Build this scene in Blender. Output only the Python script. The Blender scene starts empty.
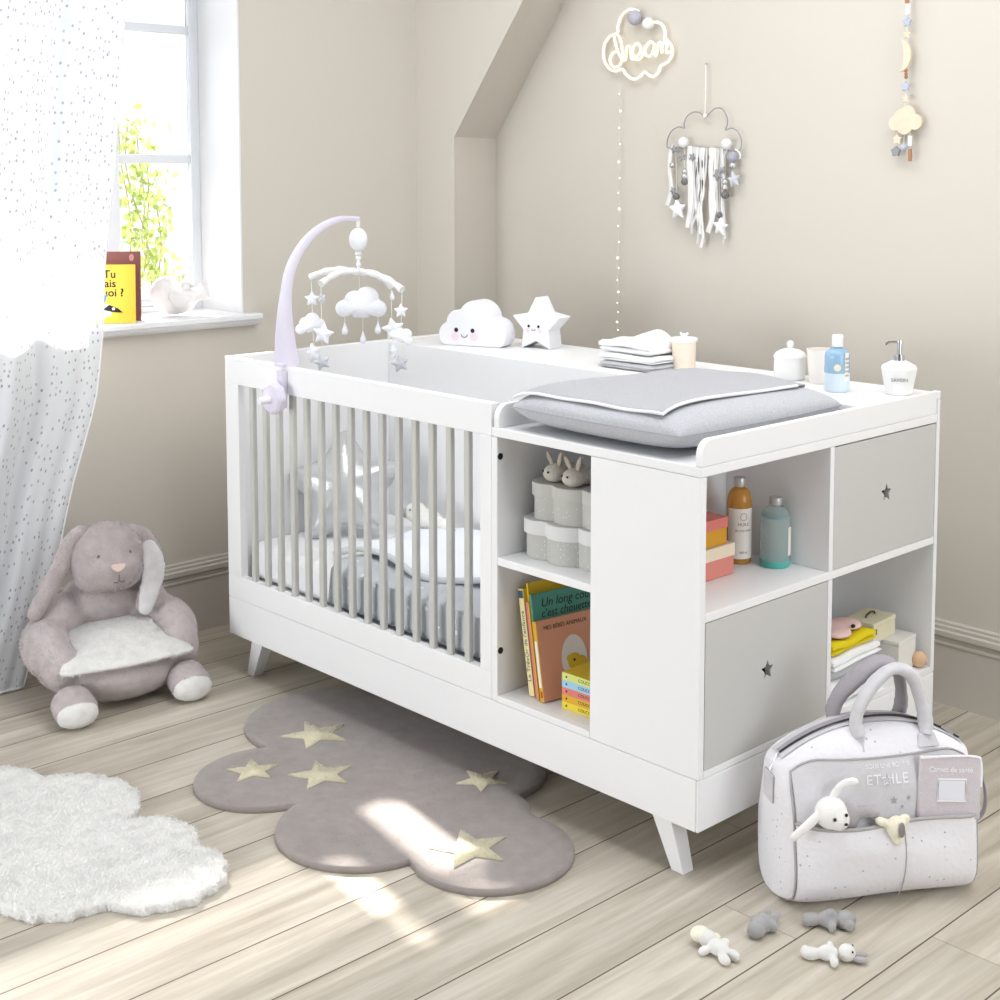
import bpy, bmesh, math, random
from mathutils import Vector, Matrix, Euler
PI = math.pi
SC = bpy.context.scene
COL = SC.collection

# ------------------------------------------------------------------ camera, world, lights, exposure
cam_data = bpy.data.cameras.new('camera')
cam = bpy.data.objects.new('camera', cam_data); COL.objects.link(cam)
cam_data.sensor_width = 36.0; cam_data.sensor_fit = 'HORIZONTAL'
cam_data.lens = 36.0 * 1.42805
cam_data.shift_x = -0.04173; cam_data.shift_y = -0.21013
cam_data.clip_start = 0.05
def cam_matrix(loc, yaw, pitch, roll):
    f = Vector((-math.sin(yaw)*math.cos(pitch), math.cos(yaw)*math.cos(pitch), -math.sin(pitch)))
    r = Vector((math.cos(yaw), math.sin(yaw), 0)); u = r.cross(f)
    r2 = r*math.cos(roll) + u*math.sin(roll); u2 = -r*math.sin(roll) + u*math.cos(roll)
    m = Matrix((r2, u2, -f)).transposed().to_4x4(); m.translation = loc
    return m
cam.matrix_world = cam_matrix(Vector((3.82672, -2.36610, 1.59318)), 0.796925, 0.086745, 0.001536)
SC.camera = cam

world = bpy.data.worlds.new('world'); SC.world = world; world.use_nodes = True
_bg = world.node_tree.nodes['Background']
_bg.inputs[0].default_value = (0.95, 0.975, 1.0, 1); _bg.inputs[1].default_value = 1.05

def area_light(name, loc, target, size, size_y, power, color=(1, 1, 1)):
    d = bpy.data.lights.new(name, 'AREA'); d.shape = 'RECTANGLE'; d.size = size; d.size_y = size_y
    d.energy = power; d.color = color
    o = bpy.data.objects.new(name, d); COL.objects.link(o); o.location = loc
    o.rotation_euler = (Vector(target) - Vector(loc)).to_track_quat('-Z', 'Y').to_euler()
    return o
sun_data = bpy.data.lights.new('sun', 'SUN'); sun_data.energy = 15.0; sun_data.angle = math.radians(1.3); sun_data.color = (1.0, 0.95, 0.87)
sun = bpy.data.objects.new('sun', sun_data); COL.objects.link(sun); sun.location = (-4, 1, 4)
sun.rotation_euler = Vector((1.0, -0.19, -0.72)).to_track_quat('-Z', 'Y').to_euler()
# three added fill lights out of view, and the daylight of the window in view
area_light('fill_top', (2.0, 0.05, 2.92), (2.0, 0.25, 0.0), 3.4, 1.5, 46, (0.98, 0.99, 1.0))  # added fill from above, brightens the upper walls
area_light('fill_front', (0.5, -4.35, 1.0), (1.1, 0.3, 0.85), 3.0, 1.6, 108, (0.945, 0.972, 1.0))  # added fill, brightens the crib front
area_light('fill_right', (4.5, 0.2, 1.35), (1.9, 0.5, 0.6), 1.3, 1.3, 23, (0.95, 0.975, 1.0))  # added fill, brightens the cabinet end
area_light('daylight_window', (-1.05, -0.35, 1.85), (1.2, -0.3, 0.6), 1.2, 1.3, 12, (0.96, 0.98, 1.0))
SC.view_settings.view_transform = 'Standard'; SC.view_settings.look = 'None'
SC.view_settings.gamma = 1.0; SC.view_settings.use_curve_mapping = False
SC.view_settings.exposure = 0.33

# ------------------------------------------------------------------ materials
def lin(c):
    c = c / 255.0
    return c/12.92 if c <= 0.04045 else ((c+0.055)/1.055)**2.4
def rgb(r, g, b): return (lin(r), lin(g), lin(b), 1.0)
class NT:
    def __init__(self, m): self.t = m.node_tree
    def n(self, kind, **kw):
        nd = self.t.nodes.new(kind)
        for k, v in kw.items():
            if k.startswith('i_'):
                key = k[2:]; key = int(key) if key.isdigit() else key
                nd.inputs[key].default_value = v
            else: setattr(nd, k, v)
        return nd
    def l(self, a, ai, b, bi): self.t.links.new(a.outputs[ai], b.inputs[bi])
_M = {}
def mat(name, color, rough=0.5, bump=0.0, bscale=300, spec=0.5, mottle=0.0, mscale=40, metal=0.0, trans=0.0, sheen=0.0, emit=None, estr=0.0, ior=1.45, aniso=None):
    if name in _M: return _M[name]
    m = bpy.data.materials.new(name); m.use_nodes = True; g = NT(m)
    b = m.node_tree.nodes['Principled BSDF']
    b.inputs['Base Color'].default_value = color; b.inputs['Roughness'].default_value = rough
    b.inputs['Specular IOR Level'].default_value = spec; b.inputs['Metallic'].default_value = metal
    b.inputs['Transmission Weight'].default_value = trans; b.inputs['IOR'].default_value = ior
    b.inputs['Sheen Weight'].default_value = sheen
    if emit: b.inputs['Emission Color'].default_value = emit; b.inputs['Emission Strength'].default_value = estr
    tc = g.n('ShaderNodeTexCoord')
    if mottle > 0:
        nz = g.n('ShaderNodeTexNoise', i_Scale=mscale, i_Detail=4.0); g.l(tc, 'Object', nz, 'Vector')
        mp = g.n('ShaderNodeMapRange', i_1=0.3, i_2=0.7, i_3=1-mottle, i_4=1+mottle*0.6); g.l(nz, 'Fac', mp, 0)
        mx = g.n('ShaderNodeVectorMath', operation='SCALE'); mx.inputs[0].default_value = color[:3]
        g.l(mp, 0, mx, 'Scale'); g.l(mx, 0, b, 'Base Color')
    if bump > 0:
        nz = g.n('ShaderNodeTexNoise', i_Scale=bscale, i_Detail=3.0); g.l(tc, 'Object', nz, 'Vector')
        if aniso:
            mpn = g.n('ShaderNodeMapping'); mpn.inputs['Scale'].default_value = aniso
            g.l(tc, 'Object', mpn, 'Vector'); g.l(mpn, 0, nz, 'Vector')
        bp = g.n('ShaderNodeBump', i_Strength=bump, i_Distance=0.003); g.l(nz, 'Fac', bp, 'Height'); g.l(bp, 0, b, 'Normal')
    _M[name] = m
    return m

def speckle_mat(name, base, dot, scale=60, size=0.18, rough=0.8, amount=0.55, bump=0.15, coords='Object', translucent=0.0, see=0.0, soft=0.03, vary=0.0):
    """cloth or card printed with small scattered dots (one dot per random cell)"""
    if name in _M: return _M[name]
    m = bpy.data.materials.new(name); m.use_nodes = True; g = NT(m)
    b = m.node_tree.nodes['Principled BSDF']; b.inputs['Roughness'].default_value = rough; b.inputs['Specular IOR Level'].default_value = 0.2
    tc = g.n('ShaderNodeTexCoord')
    vo = g.n('ShaderNodeTexVoronoi', i_Scale=scale, i_Randomness=0.85); g.l(tc, coords, vo, 'Vector')
    if coords == 'UV': vo.voronoi_dimensions = '2D'
    cmpr = g.n('ShaderNodeMapRange', i_1=size, i_2=size+soft, i_3=1.0, i_4=0.0); g.l(vo, 'Distance', cmpr, 0)
    sep = g.n('ShaderNodeSeparateColor'); g.l(vo, 'Color', sep, 0)
    gt = g.n('ShaderNodeMath', operation='LESS_THAN', i_1=amount); g.l(sep, 0, gt, 0)
    mul = g.n('ShaderNodeMath', operation='MULTIPLY'); g.l(cmpr, 0, mul, 0); g.l(gt, 0, mul, 1)
    if vary:
        m2 = g.n('ShaderNodeMapRange', i_1=0.0, i_2=1.0, i_3=1-vary, i_4=1.0); g.l(sep, 1, m2, 0)
        m3 = g.n('ShaderNodeMath', operation='MULTIPLY'); g.l(mul, 0, m3, 0); g.l(m2, 0, m3, 1); mul = m3
    mx = g.n('ShaderNodeMix', data_type='RGBA'); mx.inputs[6].default_value = base; mx.inputs[7].default_value = dot
    g.l(mul, 0, mx, 0); g.l(mx, 2, b, 'Base Color')
    if bump:
        nz = g.n('ShaderNodeTexNoise', i_Scale=90.0, i_Detail=4.0); g.l(tc, 'Object', nz, 'Vector')
        bp = g.n('ShaderNodeBump', i_Strength=bump, i_Distance=0.004); g.l(nz, 'Fac', bp, 'Height'); g.l(bp, 0, b, 'Normal')
    if translucent > 0:
        out = m.node_tree.nodes['Material Output']
        tl = g.n('ShaderNodeBsdfTranslucent'); g.l(mx, 2, tl, 'Color')
        ms = g.n('ShaderNodeMixShader'); ms.inputs[0].default_value = translucent
        g.l(b, 0, ms, 1); g.l(tl, 0, ms, 2); last = ms
        if see > 0:
            tr = g.n('ShaderNodeBsdfTransparent'); m4 = g.n('ShaderNodeMixShader'); m4.inputs[0].default_value = see
            g.l(ms, 0, m4, 1); g.l(tr, 0, m4, 2); last = m4
        g.l(last, 0, out, 'Surface')
    _M[name] = m
    return m

def fur_mat(name, color, tl=0.35):
    if name in _M: return _M[name]
    m = bpy.data.materials.new(name); m.use_nodes = True; g = NT(m)
    b = m.node_tree.nodes['Principled BSDF']; b.inputs['Roughness'].default_value = 0.9; b.inputs['Specular IOR Level'].default_value = 0.1
    b.inputs['Sheen Weight'].default_value = 0.3
    tc = g.n('ShaderNodeTexCoord'); nz = g.n('ShaderNodeTexNoise', i_Scale=28.0, i_Detail=5.0); g.l(tc, 'Object', nz, 'Vector')
    mp = g.n('ShaderNodeMapRange', i_1=0.3, i_2=0.7, i_3=0.9, i_4=1.05); g.l(nz, 'Fac', mp, 0)
    mx = g.n('ShaderNodeVectorMath', operation='SCALE'); mx.inputs[0].default_value = color[:3]; g.l(mp, 0, mx, 'Scale'); g.l(mx, 0, b, 'Base Color')
    t2 = g.n('ShaderNodeBsdfTranslucent'); g.l(mx, 0, t2, 'Color')
    ms = g.n('ShaderNodeMixShader'); ms.inputs[0].default_value = tl
    g.l(b, 0, ms, 1); g.l(t2, 0, ms, 2); g.l(ms, 0, m.node_tree.nodes['Material Output'], 'Surface')
    _M[name] = m
    return m

def floor_mat():
    m = bpy.data.materials.new('oak_planks'); m.use_nodes = True; g = NT(m)
    b = m.node_tree.nodes['Principled BSDF']; b.inputs['Specular IOR Level'].default_value = 0.45
    W = 0.1906; OFF = 1.221; LEN = 2.6
    geo = g.n('ShaderNodeNewGeometry'); sp = g.n('ShaderNodeSeparateXYZ'); g.l(geo, 'Position', sp, 0)
    def M(op, a=None, bb=None, va=None, vb=None):
        nd = g.n('ShaderNodeMath', operation=op)
        if a is not None: g.l(a[0], a[1], nd, 0)
        elif va is not None: nd.inputs[0].default_value = va
        if bb is not None: g.l(bb[0], bb[1], nd, 1)
        elif vb is not None: nd.inputs[1].default_value = vb
        return nd
    a = M('SUBTRACT', (sp, 0), vb=OFF); a = M('DIVIDE', (a, 0), vb=W)
    idx = M('FLOOR', (a, 0)); fr = M('FRACT', (a, 0))
    wn = g.n('ShaderNodeTexWhiteNoise', noise_dimensions='1D'); g.l(idx, 0, wn, 'W')
    yo = M('MULTIPLY', (wn, 'Value'), vb=LEN); ys = M('ADD', (sp, 1), (yo, 0)); yd = M('DIVIDE', (ys, 0), vb=LEN)
    yi = M('FLOOR', (yd, 0)); yf = M('FRACT', (yd, 0))
    wn2 = g.n('ShaderNodeTexWhiteNoise', noise_dimensions='2D'); cb = g.n('ShaderNodeCombineXYZ'); g.l(idx, 0, cb, 0); g.l(yi, 0, cb, 1); g.l(cb, 0, wn2, 'Vector')
    # grain, stretched along the plank and shifted per plank
    cv = g.n('ShaderNodeCombineXYZ'); gx = M('MULTIPLY', (sp, 0), vb=26.0); gy = M('MULTIPLY', (sp, 1), vb=1.6); gz = M('MULTIPLY', (wn2, 'Value'), vb=37.0)
    g.l(gx, 0, cv, 0); g.l(gy, 0, cv, 1); g.l(gz, 0, cv, 2)
    n1 = g.n('ShaderNodeTexNoise', i_Scale=1.0, i_Detail=6.0, i_Roughness=0.6, i_Distortion=0.5); g.l(cv, 0, n1, 'Vector')
    cv2 = g.n('ShaderNodeCombineXYZ'); gx2 = M('MULTIPLY', (sp, 0), vb=5.0); gy2 = M('MULTIPLY', (sp, 1), vb=1.1); g.l(gx2, 0, cv2, 0); g.l(gy2, 0, cv2, 1); g.l(gz, 0, cv2, 2)
    n2 = g.n('ShaderNodeTexNoise', i_Scale=1.0, i_Detail=4.0, i_Distortion=1.2); g.l(cv2, 0, n2, 'Vector')
    cr = g.n('ShaderNodeValToRGB'); cr.color_ramp.elements[0].position = 0.3; cr.color_ramp.elements[1].position = 0.68
    cr.color_ramp.elements[0].color = rgb(172, 162, 145); cr.color_ramp.elements[1].color = rgb(211, 203, 189); g.l(n1, 'Fac', cr, 0)
    mp = g.n('ShaderNodeMapRange', i_1=0.25, i_2=0.75, i_3=0.86, i_4=1.06); g.l(n2, 'Fac', mp, 0)
    mp2 = g.n('ShaderNodeMapRange', i_1=0.0, i_2=1.0, i_3=0.93, i_4=1.05); g.l(wn2, 'Value', mp2, 0)
    tot = M('MULTIPLY', (mp, 0), (mp2, 0))
    sc = g.n('ShaderNodeVectorMath', operation='SCALE'); g.l(cr, 0, sc, 0); g.l(tot, 0, sc, 'Scale')
    d = M('SUBTRACT', (fr, 0), vb=0.5); d = M('ABSOLUTE', (d, 0)); gr = M('GREATER_THAN', (d, 0), vb=0.4905)
    e = M('SUBTRACT', (yf, 0), vb=0.5); e = M('ABSOLUTE', (e, 0)); ge = M('GREATER_THAN', (e, 0), vb=0.4995); ge = M('MULTIPLY', (ge, 0), vb=0.45)
    gg = M('MAXIMUM', (gr, 0), (ge, 0))
    mx = g.n('ShaderNodeMix', data_type='RGBA'); mx.inputs[7].default_value = rgb(88, 70, 54); g.l(gg, 0, mx, 0); g.l(sc, 0, mx, 6); g.l(mx, 2, b, 'Base Color')
    rg = g.n('ShaderNodeMapRange', i_1=0.3, i_2=0.7, i_3=0.38, i_4=0.55); g.l(n1, 'Fac', rg, 0); g.l(rg, 0, b, 'Roughness')
    bp = g.n('ShaderNodeBump', i_Strength=0.12, i_Distance=0.002); g.l(n1, 'Fac', bp, 'Height'); g.l(bp, 0, b, 'Normal')
    return m

WALL = mat('beige_wall_paint', rgb(208, 202, 192), 0.85, 0.05, 60, 0.2)
WOODTRIM = mat('taupe_painted_skirting', rgb(200, 194, 185), 0.55, 0.03, 40, 0.4)
SILLW = mat('white_sill_paint', rgb(230, 231, 233), 0.45, 0.02, 30, 0.4)
WHITE = mat('white_lacquer', rgb(243, 243, 244), 0.38, 0.02, 30, 0.4)
SASH = mat('white_window_paint', rgb(216, 219, 223), 0.45, 0.02, 30, 0.4)
GREYL = mat('light_grey_lacquer', rgb(203, 202, 199), 0.45, 0.02, 30, 0.4)
SLAT = mat('grey_slat_paint', rgb(198, 198, 193), 0.5, 0.03, 30, 0.4)
BLACK = mat('black', rgb(20, 20, 22), 0.4)
COTTON = mat('white_cotton', rgb(242, 242, 243), 0.9, 0.5, 120, 0.1, sheen=0.2)
TERRY = mat('white_terry', rgb(244, 244, 243), 0.95, 0.9, 420, 0.1, sheen=0.3)

# ------------------------------------------------------------------ mesh helpers
class MB:
    """collects shapes, then becomes ONE mesh object"""
    def __init__(self): self.v = []; self.f = []; self.mi = []; self.uv = None
    def add(self, vs, fs, mi=0):
        b = len(self.v); self.v += [tuple(p) for p in vs]; self.f += [tuple(i+b for i in f) for f in fs]; self.mi += [mi]*len(fs)
        return self
    def box(self, x0, x1, y0, y1, z0, z1, mi=0):
        v = [(x0,y0,z0),(x1,y0,z0),(x1,y1,z0),(x0,y1,z0),(x0,y0,z1),(x1,y0,z1),(x1,y1,z1),(x0,y1,z1)]
        return self.add(v, [(0,3,2,1),(4,5,6,7),(0,1,5,4),(1,2,6,5),(2,3,7,6),(3,0,4,7)], mi)
    def hexa(self, lo, hi):
        """four lower and four upper corners"""
        return self.add(list(lo)+list(hi), [(0,3,2,1),(4,5,6,7),(0,1,5,4),(1,2,6,5),(2,3,7,6),(3,0,4,7)])
    def lathe(self, prof, seg=24, c=(0,0,0), mi=0, lobes=0, amp=0.0):
        vs = []; fs = []
        for r, z in prof:
            for i in range(seg):
                a = 2*PI*i/seg; rr = r*(1+amp*abs(math.cos(lobes*a/2))) if lobes else r
                vs.append((c[0]+rr*math.cos(a), c[1]+rr*math.sin(a), c[2]+z))
        n = len(prof)
        for j in range(n-1):
            for i in range(seg):
                k = (i+1) % seg
                fs.append((j*seg+i, j*seg+k, (j+1)*seg+k, (j+1)*seg+i))
        fs.append(tuple(range(seg-1, -1, -1))); fs.append(tuple((n-1)*seg+i for i in range(seg)))
        return self.add(vs, fs, mi)
    def tube(self, pts, r, seg=8, closed=False, flat=1.0, mi=0, up=(0,0,1)):
        pts = [Vector(p) for p in pts]; n = len(pts); vs = []; fs = []
        rr = r if isinstance(r, (list, tuple)) else [r]*n
        prev = None
        for i in range(n):
            if closed: t = pts[(i+1) % n] - pts[i-1]
            else: t = pts[min(i+1, n-1)] - pts[max(i-1, 0)]
            if t.length < 1e-9: t = Vector((0,0,1))
            t.normalize()
            if prev is None:
                a = Vector(up); a = a - t*a.dot(t)
                if a.length < 0.1: a = Vector((1,0,0)); a = a - t*a.dot(t)
            else: a = prev - t*prev.dot(t)
            if a.length < 1e-6: a = t.orthogonal()
            a.normalize(); prev = a; b = t.cross(a)
            for k in range(seg):
                an = 2*PI*k/seg; vs.append(pts[i] + a*math.cos(an)*rr[i] + b*math.sin(an)*rr[i]*flat)
        m = n if closed else n-1
        for i in range(m):
            j = (i+1) % n
            for k in range(seg):
                l = (k+1) % seg; fs.append((i*seg+k, i*seg+l, j*seg+l, j*seg+k))
        if not closed:
            fs.append(tuple(range(seg-1, -1, -1))); fs.append(tuple((n-1)*seg+k for k in range(seg)))
        return self.add(vs, fs, mi)
    def ball(self, c, r, seg=16, rings=10, mi=0, M=None):
        r = (r, r, r) if not isinstance(r, (tuple, list)) else r
        vs = []; fs = []
        pts = [Vector((0,0,-r[2]))]
        for j in range(1, rings):
            th = -PI/2 + PI*j/rings
            for i in range(seg):
                a = 2*PI*i/seg; pts.append(Vector((r[0]*math.cos(th)*math.cos(a), r[1]*math.cos(th)*math.sin(a), r[2]*math.sin(th))))
        pts.append(Vector((0,0,r[2])))
        if M is not None: pts = [M @ p for p in pts]
        vs = [p + Vector(c) for p in pts]; top = len(vs)-1
        for i in range(seg):
            k = (i+1) % seg
            fs.append((0, 1+k, 1+i)); fs.append((top, top-seg+i, top-seg+k))
            for j in range(rings-2): fs.append((1+j*seg+i, 1+j*seg+k, 1+(j+1)*seg+k, 1+(j+1)*seg+i))
        return self.add(vs, fs, mi)
    def prism(self, outline, z0, z1, mi=0):
        n = len(outline)
        v = [(p[0], p[1], z0) for p in outline] + [(p[0], p[1], z1) for p in outline]
        f = [tuple(range(n-1, -1, -1)), tuple(range(n, 2*n))] + [(i, (i+1) % n, n+(i+1) % n, n+i) for i in range(n)]
        return self.add(v, f, mi)
    def pillow(self, outline, th, rings=7, power=0.5, flat_bottom=False, mi=0, c=(0,0)):
        """puffed shape over a star-shaped outline around c"""
        n = len(outline); vs = []; fs = []
        for side in (1, -1):
            base = len(vs); vs.append((c[0], c[1], side*th if not (flat_bottom and side < 0) else 0))
            for k in range(1, rings+1):
                s = math.sin(PI/2*k/rings); h = th*(max(0.0, 1-s*s))**power
                if flat_bottom and side < 0: h = 0
                for p in outline: vs.append((c[0]+(p[0]-c[0])*s, c[1]+(p[1]-c[1])*s, side*h))
            for k in range(rings):
                for i in range(n):
                    j = (i+1) % n
                    if k == 0: q = (base, base+1+i, base+1+j)
                    else: q = (base+1+(k-1)*n+i, base+1+k*n+i, base+1+k*n+j, base+1+(k-1)*n+j)
                    fs.append(q if side > 0 else q[::-1])
        return self.add(vs, fs, mi)
    def grid(self, fn, nu, nv, mi=0):
        vs = [fn(i/nu, j/nv) for j in range(nv+1) for i in range(nu+1)]
        fs = [(j*(nu+1)+i, j*(nu+1)+i+1, (j+1)*(nu+1)+i+1, (j+1)*(nu+1)+i) for j in range(nv) for i in range(nu)]
        return self.add(vs, fs, mi)
    def xf(self, M):
        self.v = [tuple(M @ Vector(p)) for p in self.v]; return self

def link(name, me, m, parent):
    o = bpy.data.objects.new(name, me); COL.objects.link(o)
    for q in (m if isinstance(m, (list, tuple)) else [m]): me.materials.append(q)
    if parent is not None: o.parent = parent
    return o
def build(name, mb, m, parent=None, bevel=0.0, bseg=2, smooth=None, sub=0, merge=0.0, fixn=False):
    me = bpy.data.meshes.new(name); me.from_pydata(mb.v, [], mb.f)
    for p, i in zip(me.polygons, mb.mi): p.material_index = i
    if merge or fixn:
        b = bmesh.new(); b.from_mesh(me)
        if merge: bmesh.ops.remove_doubles(b, verts=b.verts, dist=merge)
        bmesh.ops.recalc_face_normals(b, faces=b.faces); b.to_mesh(me); b.free()
    if smooth is not None:
        for p in me.polygons: p.use_smooth = True
        me.set_sharp_from_angle(angle=math.radians(smooth))
    me.update(); o = link(name, me, m, parent)
    if bevel:
        md = o.modifiers.new('bevel', 'BEVEL'); md.width = bevel; md.segments = bseg; md.limit_method = 'ANGLE'; md.angle_limit = math.radians(40); md.use_clamp_overlap = True
        md.harden_normals = False
    if sub:
        md = o.modifiers.new('sub', 'SUBSURF'); md.levels = sub; md.render_levels = sub
    return o
def thing(name, label, cat, loc=(0,0,0), rot=(0,0,0), group=None):
    o = bpy.data.objects.new(name, None); COL.objects.link(o); o.empty_display_size = 0.05
    o.location = loc; o.rotation_euler = rot if isinstance(rot, (tuple, list, Euler)) else (0, 0, rot)
    return tag(o, label, cat, group)
def tag(o, label, cat, group=None, kind=None):
    o['label'] = label; o['category'] = cat
    if group: o['group'] = group
    if kind: o['kind'] = kind
    return o
def struct(name, mb, m, **kw):
    o = build(name, mb, m, **kw); o['kind'] = 'structure'; return o
def dup(root, loc=None, rot=None, label=None):
    r = root.copy(); COL.objects.link(r)
    if loc is not None: r.location = loc
    if rot is not None: r.rotation_euler = rot
    if label: r['label'] = label
    for ch in list(root.children):
        c = ch.copy(); COL.objects.link(c); c.parent = r
        for gch in list(ch.children):
            d = gch.copy(); COL.objects.link(d); d.parent = c
    return r
def evaluated_mesh(o):
    dg = bpy.context.evaluated_depsgraph_get(); dg.update()
    return bpy.data.meshes.new_from_object(o.evaluated_get(dg))
def blob_mesh(items, voxel, smooth=4, factor=0.5):
    """items: (centre, radii[, euler]) ellipsoids fused into one continuous skin"""
    mb = MB()
    for it in items:
        M = Euler(it[2]).to_matrix() if len(it) > 2 else None
        mb.ball(it[0], it[1], 20, 12, M=M)
    me = bpy.data.meshes.new('tmp'); me.from_pydata(mb.v, [], mb.f)
    o = bpy.data.objects.new('tmp', me); COL.objects.link(o)
    r = o.modifiers.new('r', 'REMESH'); r.mode = 'VOXEL'; r.voxel_size = voxel; r.adaptivity = 0
    s = o.modifiers.new('s', 'SMOOTH'); s.iterations = smooth; s.factor = factor
    out = evaluated_mesh(o)
    bpy.data.objects.remove(o); bpy.data.meshes.remove(me)
    for p in out.polygons: p.use_smooth = True
    return out
def blob(name, items, voxel, m, parent=None, smooth=4, fur=None):
    me = blob_mesh(items, voxel, smooth); me.name = name
    if fur: me = furred(me, *fur)
    return link(name, me, m, parent)
def furred(me, count, length, width=0.0016, seed=1, lie=0.5, keep=None):
    """the same mesh with short tufts standing on it"""
    rnd = random.Random(seed)
    me.calc_loop_triangles()
    V = [v.co.copy() for v in me.vertices]; N = [v.normal.copy() for v in me.vertices]
    tris = [tuple(t.vertices) for t in me.loop_triangles]; cum = []; acc = 0
    for a, b, c in tris:
        acc += (V[b]-V[a]).cross(V[c]-V[a]).length; cum.append(acc)
    vs = [tuple(p) for p in V]; fs = [tuple(p.vertices) for p in me.polygons]; nb = len(fs)
    mi = [p.material_index for p in me.polygons]
    import bisect
    for _ in range(count):
        t = tris[min(bisect.bisect(cum, rnd.random()*acc), len(tris)-1)]
        u, w = rnd.random(), rnd.random()
        if u+w > 1: u, w = 1-u, 1-w
        p = V[t[0]]*(1-u-w) + V[t[1]]*u + V[t[2]]*w
        n = (N[t[0]]*(1-u-w) + N[t[1]]*u + N[t[2]]*w)
        if keep and not keep(p, n): continue
        tg = n.cross(Vector((rnd.gauss(0,1), rnd.gauss(0,1), rnd.gauss(0,1))))
        if tg.length < 1e-6: continue
        d = (n*(1-lie) + tg.normalized()*lie).normalized(); s = d.cross(n).normalized()
        L = length*rnd.uniform(0.6, 1.2); p = p - n*length*0.12
        b = len(vs); m1 = p + d*L*0.55 + n*L*0.1
        vs += [tuple(p + s*width), tuple(p - s*width), tuple(m1 - s*width*0.7), tuple(m1 + s*width*0.7), tuple(p + d*L)]
        fs += [(b, b+1, b+2, b+3), (b+3, b+2, b+4)]; mi += [0, 0]
    out = bpy.data.meshes.new(me.name + '_fur'); out.from_pydata(vs, [], fs)
    for i, p in enumerate(out.polygons):
        p.use_smooth = True; p.material_index = mi[i]
    return out
def cat_rom(pts, n=8, closed=False):
    P = [Vector(p) for p in pts]; out = []
    m = len(P)
    rng = range(m) if closed else range(m-1)
    for i in rng:
        if closed: a, b, c, d = P[i-1], P[i], P[(i+1) % m], P[(i+2) % m]
        else: a, b, c, d = P[max(i-1,0)], P[i], P[i+1], P[min(i+2,m-1)]
        for k in range(n):
            t = k/n
            out.append(0.5*((2*b) + (c-a)*t + (2*a-5*b+4*c-d)*t*t + (3*b-a-3*c+d)*t*t*t))
    if not closed: out.append(P[-1])
    return out
def star_pts(R, r, n=5, rot=PI/2, rnd=0):
    p = [((R if i % 2 == 0 else r)*math.cos(rot+PI*i/n), (R if i % 2 == 0 else r)*math.sin(rot+PI*i/n)) for i in range(2*n)]
    if rnd:
        q = []
        for i in range(len(p)):
            a, b, c = Vector(p[i-1]), Vector(p[i]), Vector(p[(i+1) % len(p)])
            w = rnd if i % 2 == 0 else rnd*0.5
            s = b.lerp(a, w); e = b.lerp(c, w)
            for k in range(5):
                t = k/4; q.append(tuple(s.lerp(b, t).lerp(b.lerp(e, t), t)))
        p = q
    return p
def circles_outline(circles, c, n=160, ymin=None):
    """outline of overlapping discs seen from the centre c"""
    out = []
    for i in range(n):
        a = 2*PI*i/n; d = (math.cos(a), math.sin(a)); best = 0.0
        for (x, y, r) in circles:
            ox, oy = x-c[0], y-c[1]; b = ox*d[0]+oy*d[1]; q = r*r-(ox*ox+oy*oy-b*b)
            if q > 0: best = max(best, b+math.sqrt(q))
        x, y = c[0]+best*d[0], c[1]+best*d[1]
        if ymin is not None and y < ymin:
            k = (ymin-c[1])/(y-c[1]); x = c[0]+(x-c[0])*k; y = ymin
        out.append((x, y))
    return out
def text_mesh(body, size, depth=0.0004, align='CENTER', shear=0.0, spacing=1.0, offset=0.0):
    cu = bpy.data.curves.new('txt', 'FONT'); cu.body = body; cu.size = size; cu.extrude = depth; cu.align_x = align; cu.align_y = 'CENTER'
    cu.shear = shear; cu.space_character = spacing; cu.offset = offset; cu.resolution_u = 3
    o = bpy.data.objects.new('txt', cu); COL.objects.link(o); me = evaluated_mesh(o)
    bpy.data.objects.remove(o); bpy.data.curves.remove(cu)
    return me
def lettering(name, body, size, m, parent, M, align='CENTER', shear=0.0, spacing=1.0, offset=0.0, depth=0.0004):
    me = text_mesh(body, size, depth, align, shear, spacing, offset); me.name = name
    o = link(name, me, m, parent); o.matrix_local = M
    return o
def frame(origin, xd, yd):
    """matrix whose local x,y run along xd,yd"""
    x = Vector(xd).normalized(); y = Vector(yd); y = (y - x*y.dot(x)).normalized(); z = x.cross(y)
    m = Matrix((x, y, z)).transposed().to_4x4(); m.translation = Vector(origin)
    return m
# ------------------------------------------------------------------ the setting
XW, YW, YP = -0.4266, 1.3893, 1.121
struct('floor', MB().box(-0.75, 6.0, -4.5, 1.6, -0.05, 0.0), floor_mat())
W = MB(); X0 = XW-0.30
W.box(X0, XW, -4.5, -1.25, 0, 3.0); W.box(X0, XW, 0.342, 1.6, 0, 3.0)
W.box(X0, XW, -1.25, 0.342, 0, 1.04); W.box(X0, XW, -1.25, 0.342, 2.5, 3.0)
struct('wall_left', W, WALL)
struct('wall_back', MB().box(XW, 6.0, YW, YW+0.2, 0, 3.0), WALL)
pl = MB()
fr_ = [(XW, 0), (-0.208, 0), (-0.208, 1.699), (0.815, 3.0), (XW, 3.0)]
bk_ = [(XW, 0), (-0.271, 0), (-0.271, 1.696), (0.720, 3.0), (XW, 3.0)]
pl.add([(x, YP, z) for x, z in fr_] + [(x, YW, z) for x, z in bk_],
       [(0,1,2,3,4), (9,8,7,6,5)] + [(i, 5+i, 5+(i+1) % 5, (i+1) % 5) for i in range(5)])
struct('wall_alcove', pl, WALL)
prof = [(0,0),(.016,0),(.016,.178),(.020,.182),(.020,.187),(.016,.190),(.016,.200),(.026,.209),(.026,.223),(.019,.227),(.019,.236),(.013,.240),(.013,.247),(0,.25)]
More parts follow.
